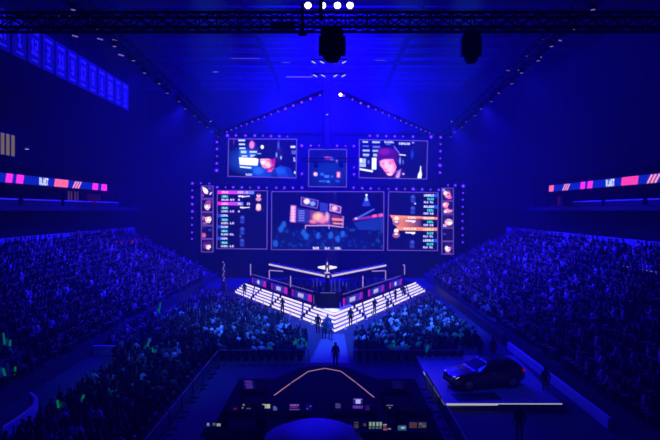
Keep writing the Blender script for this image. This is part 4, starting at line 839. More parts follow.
m = MB(); rs = [ring(s) for s in S]; n_ = len(rs[0]); vs = [p for r_ in rs for p in r_]; fs = []
for i in range(len(rs) - 1):
    for k in range(n_ - 1): fs.append((i * n_ + k, i * n_ + k + 1, (i + 1) * n_ + k + 1, (i + 1) * n_ + k))
    fs.append((i * n_ + n_ - 1, i * n_, (i + 1) * n_, (i + 1) * n_ + n_ - 1))
fs += [tuple(range(n_)), tuple((len(rs) - 1) * n_ + k for k in range(n_))[::-1]]
m.add(vs, fs); m.build('body', CARP, car, smooth=False)
def sidewin(nm, xa0, xa1, xb0, xb1, s):
    # panes on the flank between belt and roof line: bottom from xa0..xa1, top xb0..xb1
    def w_at(x, f):
        for q, r_ in zip(S, S[1:]):
            if q[0] <= x <= r_[0]:
                u = (x - q[0]) / (r_[0] - q[0]); be = q[2] + (r_[2] - q[2]) * u; ro = q[3] + (r_[3] - q[3]) * u; w = q[4] + (r_[4] - q[4]) * u; wr = w * (.74 if ro - be > .2 else .84); z = be + (ro - be) * .82 * f; return s * (w * .97 + (wr - w * .97) * f + .012), z
    b0, b1, t0, t1 = (w_at(x, f) for x, f in ((xa0, .1), (xa1, .1), (xb0, .88), (xb1, .88)))
    MB().extrude([(xa0, b0[0], b0[1]), (xa1, b1[0], b1[1]), (xb1, t1[0], t1[1]), (xb0, t0[0], t0[1])], (0, s * .012, 0)).build(nm, GLASS, car)
for s in (-1, 1):
    sidewin('window', -.52, .3, -.12, .28, s); sidewin('window', .36, 1.2, .36, 1.12, s); sidewin('window', 1.26, 1.75, 1.2, 1.5, s)
    for x in (-1.42, 1.42):
        MB().lathe([(.43, -.02), (.43, .06)], (x, s * .9, .36), 'Y', 22).build('wheel_arch', BLACK, car)
        w_ = MB().lathe([(.27, -.13), (.35, -.12), (.37, -.06), (.37, .06), (.35, .12), (.27, .13)], (x, s * .86, .37), 'Y', 22).build('wheel', TYRE, car)
        r_ = MB().lathe([(.05, .0), (.25, .01), (.25, .03), (.05, .05)], (x, s * .99 if s > 0 else s * 1.02, .37), 'Y', 12)
        for q in range(5):
            a = q * 2 * PI / 5; r_.box((x + .13 * math.cos(a), s * 1.01, .37 + .13 * math.sin(a)), (.24, .03, .05), Matrix.Rotation(-a, 3, 'Y'))
        r_.build('rim', STEEL, w_)
    MB().box((-.62, s * 1.03, 1.12), (.14, .2, .14)).build('mirror', CARP, car, bevel=.03)
    for x in (.15, 1.05): MB().box((x, s * .955, .93), (.18, .03, .035)).build('door_handle', STEEL, car)
    MB().extrude([(-2.3, s * .5, .72), (-2.22, s * .84, .74), (-2.02, s * .91, .86), (-2.24, s * .6, .85)], (.03, 0, .0)).build('headlight', glow('headlight_lens', (.7, .75, .95), .5), car)
    MB().box((2.2, s * .78, 1.0), (.16, .26, .16)).build('tail_light', glow('tail_light_lens', (.5, .01, .02), .35), car)
    MB().tube([(-.2, s * .62, 1.66), (1.5, s * .6, 1.66)], .025, 6).build('roof_rail', STEEL, car)
MB().extrude([(-.85, -.66, 1.12), (-.85, .66, 1.12), (-.16, .56, 1.53), (-.16, -.56, 1.53)], (-.03, 0, .02)).build('windscreen', GLASS, car)
MB().extrude([(2.13, -.6, 1.2), (2.13, .6, 1.2), (1.84, .56, 1.45), (1.84, -.56, 1.45)], (.03, 0, .01)).build('rear_window', GLASS, car)
MB().box((-2.325, 0, .7), (.05, .9, .16)).build('grille', BLACK, car); MB().box((-2.3, 0, .42), (.12, 1.3, .16)).build('bumper', BLACK, car); MB().box((2.3, 0, .5), (.12, 1.4, .2)).build('bumper', BLACK, car)
# ================================================================ PEOPLE
TINT = object_colour('tinted_cloth_and_skin')
DG = None
def V3(*a): return Vector(a)
def joints(pose):
    sit = pose.startswith('sit'); J = {}
    if sit:
        ln = .22 if 'lean' in pose else -.04
        J['pelvis'] = V3(0, 0, .53); J['spine'] = V3(0, ln * .25 - .02, .72); J['chest'] = V3(0, ln * .7, .95); J['nb'] = V3(0, ln + .01, 1.09)
    else:
        ln = .02
        J['pelvis'] = V3(0, 0, .96); J['spine'] = V3(0, .0, 1.14); J['chest'] = V3(0, .0, 1.34); J['nb'] = V3(0, .0, 1.475)
    nb = J['nb']; ty = .03 if 'lean' not in pose else .07
    J['neck'] = nb + V3(0, ty * .4, .06); J['jaw'] = nb + V3(0, ty + .015, .115); J['head'] = nb + V3(0, ty, .185); J['crown'] = nb + V3(0, ty - .018, .285)
    J['nose'] = J['head'] + V3(0, .112, -.03); J['chin'] = J['jaw'] + V3(0, .06, -.01)
    for s, k in ((-1, 'L'), (1, 'R')):
        J['ear' + k] = J['head'] + V3(s * .088, -.005, -.02)
        sh = J['sh' + k] = nb + V3(s * .185, -.01, -.065)
        if 'raise' in pose or ('one' in pose and s > 0): J['el' + k] = sh + V3(s * .12, .16, .16); J['wr' + k] = sh + V3(s * .07, .17, .42); fd = V3(s * .05, .1, 1)
        elif 'clap' in pose: J['el' + k] = sh + V3(s * .07, .12, -.24); J['wr' + k] = V3(s * .05, J['el' + k].y + .2, J['el' + k].z + .16); fd = V3(-s * .15, .6, .8)
        elif 'lean' in pose: J['el' + k] = sh + V3(s * .03, .14, -.25); J['wr' + k] = V3(s * .07, .52, .64); fd = V3(-s * .3, .9, -.2)
        elif sit: J['el' + k] = sh + V3(s * .06, -.03, -.28); J['wr' + k] = V3(s * .14, .27, .66); fd = V3(-s * .2, 1, -.15)
        elif 'camera' in pose: J['el' + k] = sh + V3(s * .08, .1, -.26); J['wr' + k] = V3(s * .08, .26, sh.z + .02); fd = V3(-s * .4, .5, .7)
        else: J['el' + k] = sh + V3(s * .055, -.02, -.29); J['wr' + k] = J['el' + k] + V3(s * .015, .06, -.25); fd = V3(0, .15, -1)
        J['fd' + k] = fd.normalized()
        J['hip' + k] = J['pelvis'] + V3(s * .095, .0, -.04)
        if sit:
            J['kn' + k] = V3(s * .13, .44, .53); J['an' + k] = V3(s * .14, .42, .09); J['toe' + k] = V3(s * .16, .6, .045)
        else:
            w = .10 if 'stride' not in pose else .10; dy = (.16 * s) if 'stride' in pose else 0
            J['kn' + k] = V3(s * (w + .01), .02 + dy * .5, .50); J['an' + k] = V3(s * (w + .015), -.01 + dy, .09); J['toe' + k] = V3(s * (w + .04), .17 + dy, .04)
    return J
def grow(pose):
    J = joints(pose); vs = []; es = []; rd = []; seg = []
    def v(p, r, par=None, tagname=None):
        vs.append(p); rd.append(r if isinstance(r, tuple) else (r, r)); i = len(vs) - 1
        if par is not None: es.append((par, i)); seg.append((par, i, tagname))
        return i
    pe = v(J['pelvis'], (.15, .125)); sp = v(J['spine'], (.135, .11), pe, 'torso'); ch = v(J['chest'], (.155, .12), sp, 'torso'); nb = v(J['nb'], (.085, .075), ch, 'torso')
    ne = v(J['neck'], .055, nb, 'neck'); jw = v(J['jaw'], (.066, .075), ne, 'head'); hd = v(J['head'], (.082, .098), jw, 'head'); cr = v(J['crown'], (.07, .08), hd, 'head'); v(J['head'] + V3(0, -.05, .04), (.075, .07), hd, 'head')
    v(J['nose'], .014, hd, 'nose'); v(J['chin'], .03, jw, 'chin')
    for k in 'LR':
        v(J['ear' + k], (.012, .028), hd, 'ear')
        sh = v(J['sh' + k], .066, nb, 'torso'); el = v(J['el' + k], .045, sh, 'upper_arm'); mid = v(J['el' + k].lerp(J['wr' + k], .35), .043, el, 'forearm'); wr = v(J['wr' + k], .028, mid, 'forearm')
        fd = J['fd' + k]; sx = fd.cross(V3(0, 1, 0) if abs(fd.y) < .8 else V3(0, 0, 1)).normalized(); nn = sx.cross(fd); s = -1 if k == 'L' else 1
        if sx.x * s < 0: sx = -sx
        pm = v(J['wr' + k] + fd * .07, (.036, .022), wr, 'hand')
        for q, ln in ((-.028, .07), (-.009, .082), (.01, .076), (.028, .058)):
            a = v(J['wr' + k] + fd * .105 + sx * q, .0095, pm, 'hand'); b = v(J['wr' + k] + fd * (.105 + ln * .55) + sx * q * 1.1 + nn * .006, .009, a, 'hand'); v(J['wr' + k] + fd * (.105 + ln) + sx * q * 1.1 + nn * .02, .0075, b, 'hand')
        a = v(J['wr' + k] + fd * .045 - sx * .042, .012, pm, 'hand'); v(J['wr' + k] + fd * .085 - sx * .06 + nn * .012, .009, a, 'hand')
        hp = v(J['hip' + k], .098, pe, 'leg'); t2 = v(J['hip' + k].lerp(J['kn' + k], .5), .083, hp, 'leg'); kn = v(J['kn' + k], .06, t2, 'leg'); cf = v(J['kn' + k].lerp(J['an' + k], .35), .057, kn, 'leg'); an = v(J['an' + k], .042, cf, 'leg'); v(J['toe' + k], (.042, .03), an, 'foot')
    me = bpy.data.meshes.new('sk'); me.from_pydata(vs, es, []); ob = bpy.data.objects.new('sk', me); C.objects.link(ob)
    md = ob.modifiers.new('s', 'SKIN'); md.use_smooth_shade = True
    bm = bmesh.new(); bm.from_mesh(me); lay = bm.verts.layers.skin.verify(); bm.verts.ensure_lookup_table()
    for i, q in enumerate(bm.verts): q[lay].radius = rd[i]; q[lay].use_root = (i == 0)
    bm.to_mesh(me); bm.free()
    ss = ob.modifiers.new('d', 'SUBSURF'); ss.levels = 1; ss.render_levels = 1
    bpy.context.view_layer.update(); dg = bpy.context.evaluated_depsgraph_get(); out = bpy.data.meshes.new_from_object(ob.evaluated_get(dg)); bpy.data.objects.remove(ob)
    out.name = 'body_' + pose; out.materials.clear(); out.materials.append(TINT); out.materials.append(mat('eye_dark', (.01, .01, .01), .3)); out.materials.append(mat('lip', (.3, .08, .07), .5))
    n = len(out.vertices); co = np.zeros(n * 3); out.vertices.foreach_get('co', co); co = co.reshape(-1, 3)
    A = np.array([vs[a] for a, b, t in seg]); B = np.array([vs[b] for a, b, t in seg]); R = np.array([.5 * (max(rd[a]) + max(rd[b])) for a, b, t in seg]); tg = np.array([t for a, b, t in seg])
    d = co[:, None] - A[None]; ab = (B - A)[None]; tt = np.clip((d * ab).sum(-1) / np.maximum((ab * ab).sum(-1), 1e-9), 0, 1); dist = np.linalg.norm(d - ab * tt[..., None], axis=-1) - R[None] * .7
    cls = tg[dist.argmin(1)]; hd_ = np.array(J['head'])
    def piece(nm, sel, push):
        bm = bmesh.new(); bm.from_mesh(out); bm.verts.ensure_lookup_table(); bm.normal_update()
        nr = [q.normal.copy() for q in bm.verts]
        kill = [f for f in bm.faces if not any(sel[q.index] for q in f.verts)]
        for q, m_ in zip(bm.verts, nr): q.co += m_ * push
        bmesh.ops.delete(bm, geom=kill, context='FACES'); bmesh.ops.delete(bm, geom=[q for q in bm.verts if not q.link_faces], context='VERTS')
        m = bpy.data.meshes.new(nm); bm.to_mesh(m); bm.free(); m.materials.append(TINT)
        for p in m.polygons: p.use_smooth = True
        return m
    isT = np.isin(cls, ['torso', 'upper_arm']); low = co[:, 2] < vs[0].z + .02
    shirt = piece('shirt', isT & ~(low & (co[:, 2] < vs[0].z - .03)), .014)
    trousers = piece('trousers', np.isin(cls, ['leg']) | ((cls == 'torso') & low), .011)
    shoes = piece('shoes', cls == 'foot', .012)
    nr_ = np.linalg.norm(co - hd_ - np.array([0, 0, .03]), axis=1) < .2
    hair = piece('hair', nr_ & ((co[:, 2] > hd_[2] + .065) | ((co[:, 1] < hd_[1] - .03) & (co[:, 2] > hd_[2] - .05))), .014)
    bm = bmesh.new(); bm.from_mesh(out)                      # eyes and mouth
    for s in (-1, 1):
        r = bmesh.ops.create_uvsphere(bm, u_segments=6, v_segments=5, radius=.011, matrix=Matrix.Translation(J['head'] + V3(s * .032, .084, -.005)))
        for f in {f for q in r['verts'] for f in q.link_faces}: f.material_index = 1
    r = bmesh.ops.create_uvsphere(bm, u_segments=6, v_segments=4, radius=.02, matrix=Matrix.Translation(J['jaw'] + V3(0, .082, .015)) @ Matrix.Diagonal((1, .4, .35, 1)))
    for f in {f for q in r['verts'] for f in q.link_faces}: f.material_index = 2
    bm.to_mesh(out); bm.free()
    for p in out.polygons: p.use_smooth = True
    return dict(body=out, shirt=shirt, trousers=trousers, shoes=shoes, hair=hair)
BODY = {p: grow(p) for p in ('sit_lap', 'sit_lean', 'sit_raise', 'sit_clap', 'sit_one', 'stand', 'stand_stride', 'stand_camera')}
SKIN = [(.55, .36, .27), (.62, .42, .33), (.4, .25, .17), (.25, .14, .09), (.68, .48, .4)]
HAIR = [(.012, .01, .01), (.03, .02, .014), (.06, .035, .02), (.16, .1, .05), (.3, .22, .14)]
TONES = [('black', (.008, .008, .01), .5), ('dark', (.03, .03, .036), .28), ('grey', (.14, .14, .15), .09), ('light grey', (.45, .45, .46), .07), ('white', (.88, .88, .87), .06)]
GREEN = ('bright green', (.03, .75, .3))
def person(name, label, pose, loc, rz, tone, cat='person', group=None, skin=None, hair=None, trous=None, shoes=True, sc=1.0):
    B = BODY[pose]; o = bpy.data.objects.new(name, B['body']); C.objects.link(o); o.location = loc; o.rotation_euler = (0, 0, rz); o.scale = (sc, sc, sc)
    o.color = (*(skin or random.choice(SKIN)), 1); tag(o, label, cat, group)
    for nm, col in (('shirt', tone), ('trousers', trous or random.choice(TONES[:3])[1]), ('hair', hair or random.choice(HAIR)), ('shoes', (.02, .02, .02))):
        if nm == 'shoes' and not shoes: continue
        c = bpy.data.objects.new(nm, B[nm]); C.objects.link(c); c.parent = o; c.color = (*col, 1)
    return o
def standing(label, px, top, tone=(.02, .02, .025), pose='stand', rz=0, z0=0, sc=1.0, d=None):
    d = d or (H - z0 - 1.74 * sc) * F / (top - CY); x = (px - CX) * d / F
    return person('person', label, pose, (x, d, z0), rz, tone, sc=sc)
standing('person in dark clothes standing alone in the aisle before the pink-lit platform edge', 335.5, 345, pose='stand', d=36.2)
standing('tall person in dark clothes standing left of the group at the stage tip', 317.8, 313.3, d=46.2)
standing('person in a blue top, middle of the group at the stage tip', 324.2, 319, (.1, .1, .14), rz=.2)
standing('person in a light blue top on the right of the group at the stage tip', 330.4, 320, (.2, .22, .3), rz=-.3)
standing('person behind the group, upper body seen against the white stage tip', 327.6, 312, (.15, .16, .25), d=46.0, sc=.98)
standing('person in dark clothes standing before the right steps near the stage tip', 350.6, 307, d=49.0, pose='stand_stride')
standing('camera operator in dark clothes half-way along the right steps', 374.6, 295.6, pose='stand_camera', d=54.2, rz=-.6)
standing('short person in grey standing on the right steps, left of the far pair', 387.5, 297.5, (.1, .1, .13), d=56.0, sc=.8, rz=.4)
standing('person leaning at the far part of the right steps', 395.5, 288.5, (.02, .02, .02), d=61.0, pose='stand_camera', rz=.9)
standing('person in dark clothes at the far end of the right steps', 403.5, 285, d=63.8)
standing('person in dark clothes standing half-way along the left steps', 282.5, 298, d=54.6, pose='stand_camera', rz=.5)
standing('person in dark clothes at the far end of the left steps', 244.5, 279.5, d=66.0, rz=.3)
for i, (nm, k, p, rz) in enumerate(STATIONS):
    t = thing('gaming_chair', 'high-backed gaming chair at the %s stage desk from the podium, %s wing' % (nth(k), nm), 'chair', (p.x, p.y, DECK), rz, 'player chairs')
    MB().box((0, .0, .44), (.5, .5, .1)).build('seat', BLACK, t, bevel=.03); MB().box((0, .27, .85), (.5, .1, .8), (-.12, 0, 0)).build('backrest', BLACK, t, bevel=.03); MB().lathe([(.28, .02), (.28, .05), (.04, .08), (.04, .4)], n=8).build('base', BLACK, t)
    person('person', 'seated player in a %s shirt at the %s stage desk from the podium, %s wing' % ('dark' if nm == 'left' else 'grey', nth(k), nm), 'sit_lean', (p.x, p.y + .02, DECK - .0), rz + PI, (.03, .03, .08) if nm == 'left' else (.2, .2, .25), group='players at the stage desks')
for lab, px, d, x0 in (('technician in black seated before the split white monitor', 262, 22.9, 0), ('technician in black seated at the centre right monitors', 372, 22.9, 0), ('technician in black seated at the narrow right desk', 398, 22.9, 0), ('technician in dark clothes seated at the far left of the lower desk', 225, 22.9, 0)):
    x = (px - CX) * d / F; person('person', lab, 'sit_lean', (x, d, zr), 0, (.012, .012, .014))
    t = thing('office_chair', 'black office chair under the %s' % lab.split(' in ')[0] + lab[lab.index(' seated'):].replace(' seated', ''), 'chair', (x, d, zr)); MB().box((0, -.02, .4), (.46, .44, .08)).build('seat', BLACK, t); MB().box((0, -.27, .75), (.44, .06, .5)).build('backrest', BLACK, t); MB().lathe([(.27, .02), (.27, .05), (.03, .08), (.03, .37)], n=8).build('base', BLACK, t)
standing('steward in dark clothes standing on the floor right of the car', 545.5, 362, d=30.6)
standing('person in black standing on the floor before the white edge of the car platform', 519.5, 400, d=24.6, sc=1.0)
standing('person in black behind the car, head and shoulders over its roof', 480, 350, d=36.6, z0=.32, sc=.98)
standing('second person in black behind the car, nearer its tail', 493, 351.5, d=36.4, z0=.32, sc=.98)
standing('steward in black walking at the left aisle by the stand', 86, 372, d=29.5, pose='stand_stride')

# ---------------------------------------------------------------- the audience
seats = []                                                # (kind, x, y, z, rz, block, row, seat)
def yaw(dx, dy): return math.atan2(-dx, dy)
def free_of_stage(x, y, mg=3.3):
    p = Vector((x, y, 0)) - TIP; return p.dot(nL) < -mg or p.dot(nR) < -mg if y > 44 else True
def block(name, x0, x1, y0, y1, test=None):
    ny = int((y1 - y0) / .95); nx = int((x1 - x0) / .56)
    for j in range(ny):
        for i in range(nx):
            x, y = x0 + .28 + i * .56, y0 + .4 + j * .95
            if test and not test(x, y): continue
            seats.append(('floor', x, y, 0, yaw(-x * .9, 62 - y) * .8, name, j + 1, i + 1))
block('near left floor block', -14.6, -8.8, 21.2, 37.5)
block('left floor block', -16.16, -2.0, 37.5, 64, lambda x, y: free_of_stage(x, y) and not (x > -3.6 and y > 44.2))
block('right floor block', 1.7, 12.0, 37.5, 64, lambda x, y: free_of_stage(x, y) and not (x > 9.6 and y < 41) and not (x < 3.4 and y > 44.2))
for s, nm in ((-1, 'left stand'), (1, 'right stand')):
    for k in range(ROWS):
        x = FRONT[s] + (k + .55) * PITCH; z = 1.05 + k * RISE
        for i in range(int((78 - 20) / .56)):
            y = 20.3 + i * .56
            if (y - 20) % 13 < 1.3: continue            # stairs
            if y > 68 - .0 and k < 4: pass
            seats.append(('stand', s * x, y, z + (RISE if k >= 0 else 0) * 0 , yaw(-s * .85, .75), nm, k + 1, i + 1))
    if s < 0:
        for i in range(20):
            y = 40.2 + i * .56; seats.append(('floor', -17.4, y, 0, yaw(.85, .75), 'plinth before the left stand', 1, i + 1))
def proj(x, y, z): return CX + F * x / y, CY + F * (H - z) / y
vis = []
for s in seats:
    px, py = proj(s[1], s[2], s[3] + 1.2)
    if -6 < px < 666 and py < 446: vis.append((s, px, py))
vis.sort(key=lambda t: t[0][2])
GP = [(4, 338), (10, 342), (4, 373), (15, 372), (160, 307), (161, 311), (148, 345), (153, 350), (84, 399), (58, 404), (108, 393), (296, 340), (303, 343), (309, 341), (259, 315), (440, 328), (465, 346), (462, 336), (376, 328), (398, 337), (372, 312), (430, 349), (421, 341), (394, 345), (408, 350), (388, 339), (456, 330), (270, 350)]
green = set()
for gx, gy in GP: green.add(min(range(len(vis)), key=lambda i: (vis[i][1] - gx) ** 2 + (vis[i][2] - gy) ** 2))
def fc_mesh():
    m = MB(); m.box((0, .0, .44), (.44, .42, .04)).box((0, -.22, .72), (.43, .03, .3), (.12, 0, 0))
    for sx in (-.2, .2): m.tube([(sx, -.24, .87), (sx, .2, 0)], .012, 5).tube([(sx, .17, .44), (sx, -.24, 0)], .012, 5)
    return m
def ts_mesh(): return MB().box((0, .02, .43), (.46, .42, .06)).box((0, -.22, .68), (.46, .05, .5), (.14, 0, 0)).box((0, -.18, .22), (.12, .1, .44))
FCM = fc_mesh().mesh('folding_chair', MATTE); TSM = ts_mesh().mesh('stand_seat', SEATP)
POSES = [('sit_lap', 'with hands on the lap', .48), ('sit_lean', 'leaning forward', .2), ('sit_clap', 'clapping', .18), ('sit_raise', 'with both arms raised', .07), ('sit_one', 'with one arm raised', .07)]
NEAR = 288; near = []; far = []
for i, (s, px, py) in enumerate(vis):
    empty = rng.random() < .07
    rec = (s, i, empty); (near if len(near) < NEAR and -2 < px < 662 and py < 440 and not (px < 40 and py > 430) else far).append(rec)
for s, i, empty in near:
    kind, x, y, z, rz, blk, row, st_n = s
    where = '%s, %s row from the camera, seat %d from the %s' % (blk, nth(row), st_n, 'left') if kind == 'floor' else '%s, %s row up, seat %d from the near end' % (blk, nth(row), st_n)
    o = bpy.data.objects.new('folding_chair' if kind == 'floor' else 'stand_seat', FCM if kind == 'floor' else TSM); C.objects.link(o); o.location = (x, y, z); o.rotation_euler = (0, 0, rz if kind == 'floor' else yaw(-1 if x > 0 else 1, .0))
    tag(o, ('black folding chair, ' if kind == 'floor' else 'dark plastic seat, ') + where.replace('floor block', 'floor'), 'chair', 'audience seats')
    if empty and i not in green: continue
    pz = rng.random(); acc = 0
    for pose, pl, w in POSES:
        acc += w
        if pz < acc: break
    tn = rng.random(); acc = 0
    for tone, col, w in TONES:
        acc += w
        if tn < acc: break
    if i in green: tone, col = GREEN
    w2 = where.replace(' from the camera', '').replace(' from the near end', '').replace(' from the left', '').replace('floor block', 'floor')
    person('spectator', '%s-shirted spectator %s, %s' % (tone.replace('light grey', 'pale'), pl.replace('with hands on the lap', 'sitting still').replace('with ', ''), w2), pose, (x, y, z - .0), rz + rng.normal(0, .15), col, group='spectators nearest the camera', shoes=True, sc=float(rng.uniform(.94, 1.06)))
STK = glow('green_stick_light', (.0, .27, .09), .6)
for (gx, gy), ln, lab in (((4, 339), .75, 'large green light stick at the left picture edge, in the left stand'), ((10, 343), .4, 'short green light stick right of the large one in the left stand'), ((4, 372), .45, 'green light stick low in the left stand at the picture edge'), ((15, 371), .5, 'green light stick low in the left stand, right of the one at the edge'),
    ((160, 306), .8, 'upper green light stick by the far end of the left plinth wall'), ((159, 311), .5, 'lower green light stick by the far end of the left plinth wall'), ((148, 344), .55, 'green light stick in the left floor crowd, upper of a close pair'), ((153, 351), .5, 'green light stick in the left floor crowd, lower of a close pair'),
    ((58, 404), .4, 'green light stick in the near left floor crowd, farther left'), ((83, 398), .35, 'green light stick in the near left floor crowd, farther right'), ((296, 341), .4, 'green light stick near the aisle in the left floor crowd, left one'), ((306, 344), .35, 'green light stick near the aisle in the left floor crowd, right one'),
    ((440, 329), .4, 'green light stick at the right end of the right floor crowd'), ((372, 313), .4, 'green light stick in the right floor crowd just below the steps'), ((394, 345), .4, 'green light stick in the lower middle of the right floor crowd'), ((427, 349), .5, 'green light stick at the lower right of the right floor crowd')):
    s, qx, qy = min(vis, key=lambda t: (t[1] - gx) ** 2 + (t[2] - gy) ** 2); q = at(gx, gy, s[2] - .28); ax = Vector((rng.uniform(-.4, .4), .1, 1)).normalized() * ln / 2
    o = MB().tube([-ax, -ax * .9, ax * .9, ax], [.02, .055, .055, .02], 7).build('light_stick', STK); o.location = q; tag(o, lab, 'light stick', 'green light sticks in the audience')
# the rest of the audience, too many to count: one object
def low_person(arms):
    m = MB(); T = []
    def t(tagname): T.extend([tagname] * (len(m.v) - len(T)))
    m.lathe([(.10, .46), (.165, .52), (.15, .7), (.185, .92), (.16, 1.04), (.06, 1.1)], n=8); m.v = [(a, b * .68 - .02, c) for a, b, c in m.v]; t(0)
    m.lathe([(.05, 1.08), (.055, 1.13), (.08, 1.17), (.083, 1.28), (.05, 1.33)], (0, .042, 0), n=8); t(1)
    m.lathe([(.06, 1.14), (.092, 1.18), (.1, 1.25), (.097, 1.3), (.08, 1.355), (.03, 1.38)], (0, -.008, 0), n=8); t(2)
    for s in (-1, 1):
        m.tube([(s * .1, 0, .5), (s * .13, .44, .52), (s * .14, .42, .1), (s * .15, .52, .02)], [.095, .07, .05, .04], 6); t(3)
        sh = Vector((s * .19, -.02, 1.0))
        if arms == 'lap': pts = [sh, (s * .25, -.03, .74), (s * .12, .26, .66)]
        elif arms == 'up' or (arms == 'one' and s > 0): pts = [sh, (s * .3, .14, 1.15), (s * .25, .16, 1.42)]
        else: pts = [sh, (s * .26, .1, .78), (s * .04, .3, .92)]
        m.tube(pts[:2] + [Vector(pts[1]).lerp(Vector(pts[2]), .1)], [.06, .048, .046], 6); t(0)
        q = Vector(pts[1]); e = Vector(pts[2]); m.tube([q, q.lerp(e, .8), e, e + (e - q).normalized() * .1], [.044, .034, .045, .02], 6); t(1)
    return np.array(m.v), m.f, np.array(T)
def big(name, parts, mats):                              # parts: (verts, faces, colours or None)
    nv = sum(len(p[0]) for p in parts); V = np.concatenate([p[0] for p in parts]).astype(np.float32); loops = []; starts = []; off = 0; ls = 0
    cnt = []; idx = []
    for v_, f_, c_ in parts:
        flat, cn = f_; idx.append(flat + off); cnt.append(cn); off += len(v_)
    idx = np.concatenate(idx).astype(np.int32); cnt = np.concatenate(cnt).astype(np.int32); starts = np.concatenate([[0], np.cumsum(cnt)[:-1]]).astype(np.int32)
    me = bpy.data.meshes.new(name); me.vertices.add(nv); me.vertices.foreach_set('co', V.ravel()); me.loops.add(len(idx)); me.loops.foreach_set('vertex_index', idx)
    me.polygons.add(len(cnt)); me.polygons.foreach_set('loop_start', starts); me.update(calc_edges=True)
    if parts[0][2] is not None:
        a = me.attributes.new('tint', 'FLOAT_COLOR', 'POINT'); a.data.foreach_set('color', np.concatenate([p[2] for p in parts]).astype(np.float32).ravel())
    me.materials.append(mats); me.validate(); o = bpy.data.objects.new(name, me); C.objects.link(o); return o
def flatten(fs): return np.array([i for f in fs for i in f]), np.array([len(f) for f in fs])
LOW = {}
for a in ('lap', 'up', 'one', 'clap'): v_, f_, t_ = low_person(a); LOW[a] = (v_, flatten(f_), t_)
CR = attr_colour('crowd_cloth_and_skin')
parts = []; ch = {'floor': [], 'stand': []}
cmv = {}
for kk, mm in (('floor', MB().box((0, 0, .44), (.44, .42, .04)).box((0, -.22, .72), (.43, .03, .3), (.12, 0, 0)).box((0, 0, .21), (.3, .3, .42))), ('stand', ts_mesh())): cmv[kk] = (np.array(mm.v), flatten(mm.f))
for s, i, empty in far:
    kind, x, y, z, rz, blk, row, st_n = s; r2 = rz if kind == 'floor' else yaw(-1 if x > 0 else 1, .0)
    v_, f_ = cmv[kind]; c, n_ = math.cos(r2), math.sin(r2); ch[kind].append((np.stack([v_[:, 0] * c - v_[:, 1] * n_ + x, v_[:, 0] * n_ + v_[:, 1] * c + y, v_[:, 2] + z], 1), f_, None))
    if empty and i not in green: continue
    a = rng.choice(['lap', 'clap', 'up', 'one'], p=[.6, .25, .07, .08]); v_, f_, t_ = LOW[a]; q = rz + rng.normal(0, .25); k = rng.uniform(.93, 1.07); c, n_ = math.cos(q) * k, math.sin(q) * k
    lean = rng.uniform(-.05, .25); vv = v_.copy(); vv[:, 1] += np.clip(vv[:, 2] - .55, 0, 1) * lean * (np.arange(len(vv)) >= 0)
    tn = rng.random(); acc = 0
    for tone, col, w in TONES:
        acc += w
        if tn < acc: break
    if i in green: col = GREEN[1]
    cols = np.array([col, SKIN[rng.integers(5)], HAIR[rng.integers(5)] if rng.random() < .82 else col, TONES[rng.integers(3)][1]]); cc = np.concatenate([cols[t_], np.ones((len(t_), 1))], 1)
    parts.append((np.stack([vv[:, 0] * c - vv[:, 1] * n_ + x, vv[:, 0] * n_ + vv[:, 1] * c + y, vv[:, 2] * k + z], 1), f_, cc))
tag(big('crowd', parts, CR), 'seated audience filling the floor and both stands out to the stage', 'crowd', kind='stuff')
tag(big('floor_seating', ch['floor'], MATTE), 'rows of folding chairs under the floor audience', 'seating', kind='stuff')
tag(big('stand_seating', ch['stand'], SEATP), 'rows of dark plastic seats under the audience of both stands', 'seating', kind='stuff')
print('near', len(near), 'far', len(far))

# ================================================================ LIGHT
BLUE = (.004, .001, 1.0); SKY = (.02, .11, 1.0)
# haze in the air of the hall
w = bpy.data.worlds.new('hall_air'); SC.world = w; w.use_nodes = True; nt = w.node_tree
nt.nodes['Background'].inputs['Color'].default_value = (0, 0, 0, 1); nt.nodes['Background'].inputs['Strength'].default_value = 0
vs_ = nt.nodes.new('ShaderNodeVolumeScatter'); vs_.inputs['Density'].default_value = .0026; vs_.inputs['Anisotropy'].default_value = .2
nt.links.new(vs_.outputs[0], nt.nodes['World Output'].inputs['Volume'])
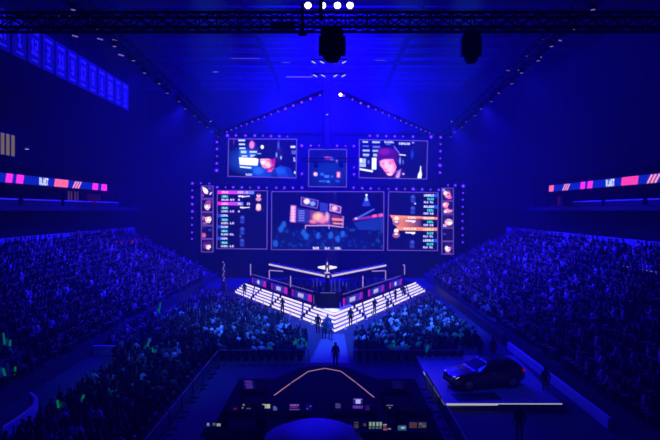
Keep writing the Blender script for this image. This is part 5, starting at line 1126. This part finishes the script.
# unseen blue lights added above and behind the screens so the haze glows
for x, y, z, e, tx, ty, dg in ((-2.5, 58, 30, .55, -4, 66, 60), (3, 58, 30, .55, 4.5, 66, 60), (0, 79, 30, .7, 0, 78, 90), (-10, 79, 29, .4, -12, 78, 80), (10, 79, 29, .4, 12, 78, 80)):
    spot('haze_cone_spot', (x, y, z), (tx, ty, 0), 80000 * e, BLUE, dg, 1, .5)
for x, y, z, e in ((0, 62, 28, 56000), (-8, 78, 25, 44000), (8, 78, 25, 44000), (0, 79, 25, 30000)):
    spot('wide_haze_spot', (x, y, z), (x, y + 1, 0), e * .6, BLUE, 125, 1, .5)
    pointlight('haze_glow_point', (x, y, z + 1), e * 1.1, BLUE, .5)
for px in (308, 322.5, 337.5, 350):
    q = at(px, 5.5, 41.6); spot('white_blinder_spot', q, (q.x * .6, 22, 0), 4000, (.03, .004, 1.0), 55, 1, .25)
for x, y, tx, ty, e in ((-8, 30, -8, 49, 1), (-4, 30, -3.5, 45, .8), (5, 30, 4.5, 46, .9), (9, 31, 8, 51, 1), (-10, 24, -11.5, 34, .22)):
    spot('floor_wash_spot', (x, y, 29), (tx, ty, 0), 110000 * e, SKY, 30, 1, .3)
for s in (-1, 1):
    for y, k in ((36, .18), (47, .8), (59, 1)):
        spot('stand_wash_spot', (s * 13.6, y, 20.5), (s * 24, y + 4, 3), 46000 * k, (.008, .006, 1.0), 85, 1, .3)
spot('banner_spot', (-14, 47, 21.5), (-24, 49, 24), 5000, BLUE, 100, 1, .3)
spot('floor_fill_spot', (0, 30, 22.5), (0, 37, 0), 3500, (.004, .01, 1), 70, 1, .3)
spot('blue_blur_spot', (-.7, 26, 17.6), (-.72, 21.1, 1.6), 16000, (.006, .004, 1), 10, 1, .2)  # added lamp, lights the dome to give the blurred blue glow
spot('car_spot', (10.5, 27, 19.5), (10, 34, 0), 6500, (.004, .02, 1), 36, 1, .2)
spot('stage_tip_spot', (.2, 46, 13), (-.25, 50.4, 1.2), 14000, (1, .9, 1), 11, .6, .1)
# ================================================================ CAMERA
cam = bpy.data.cameras.new('camera'); co = bpy.data.objects.new('camera', cam); C.objects.link(co); SC.camera = co
co.location = (0, 0, H); co.rotation_euler = (PI / 2, 0, 0); cam.sensor_width = 36; cam.lens = F / 660 * 36
cam.shift_x = -(CX - 330) / 660; cam.shift_y = (CY - 220) / 660; cam.clip_end = 300
SC.view_settings.view_transform = 'Standard'; SC.view_settings.look = 'None'; SC.view_settings.gamma = 1; SC.view_settings.exposure = -0.25
SC.view_settings.use_curve_mapping = False
cy = SC.cycles; cy.max_bounces = 3; cy.diffuse_bounces = 2; cy.glossy_bounces = 1; cy.transmission_bounces = 1; cy.volume_bounces = 0; cy.transparent_max_bounces = 2
cy.sample_clamp_indirect = 2; cy.use_denoising = True; cy.use_light_tree = True
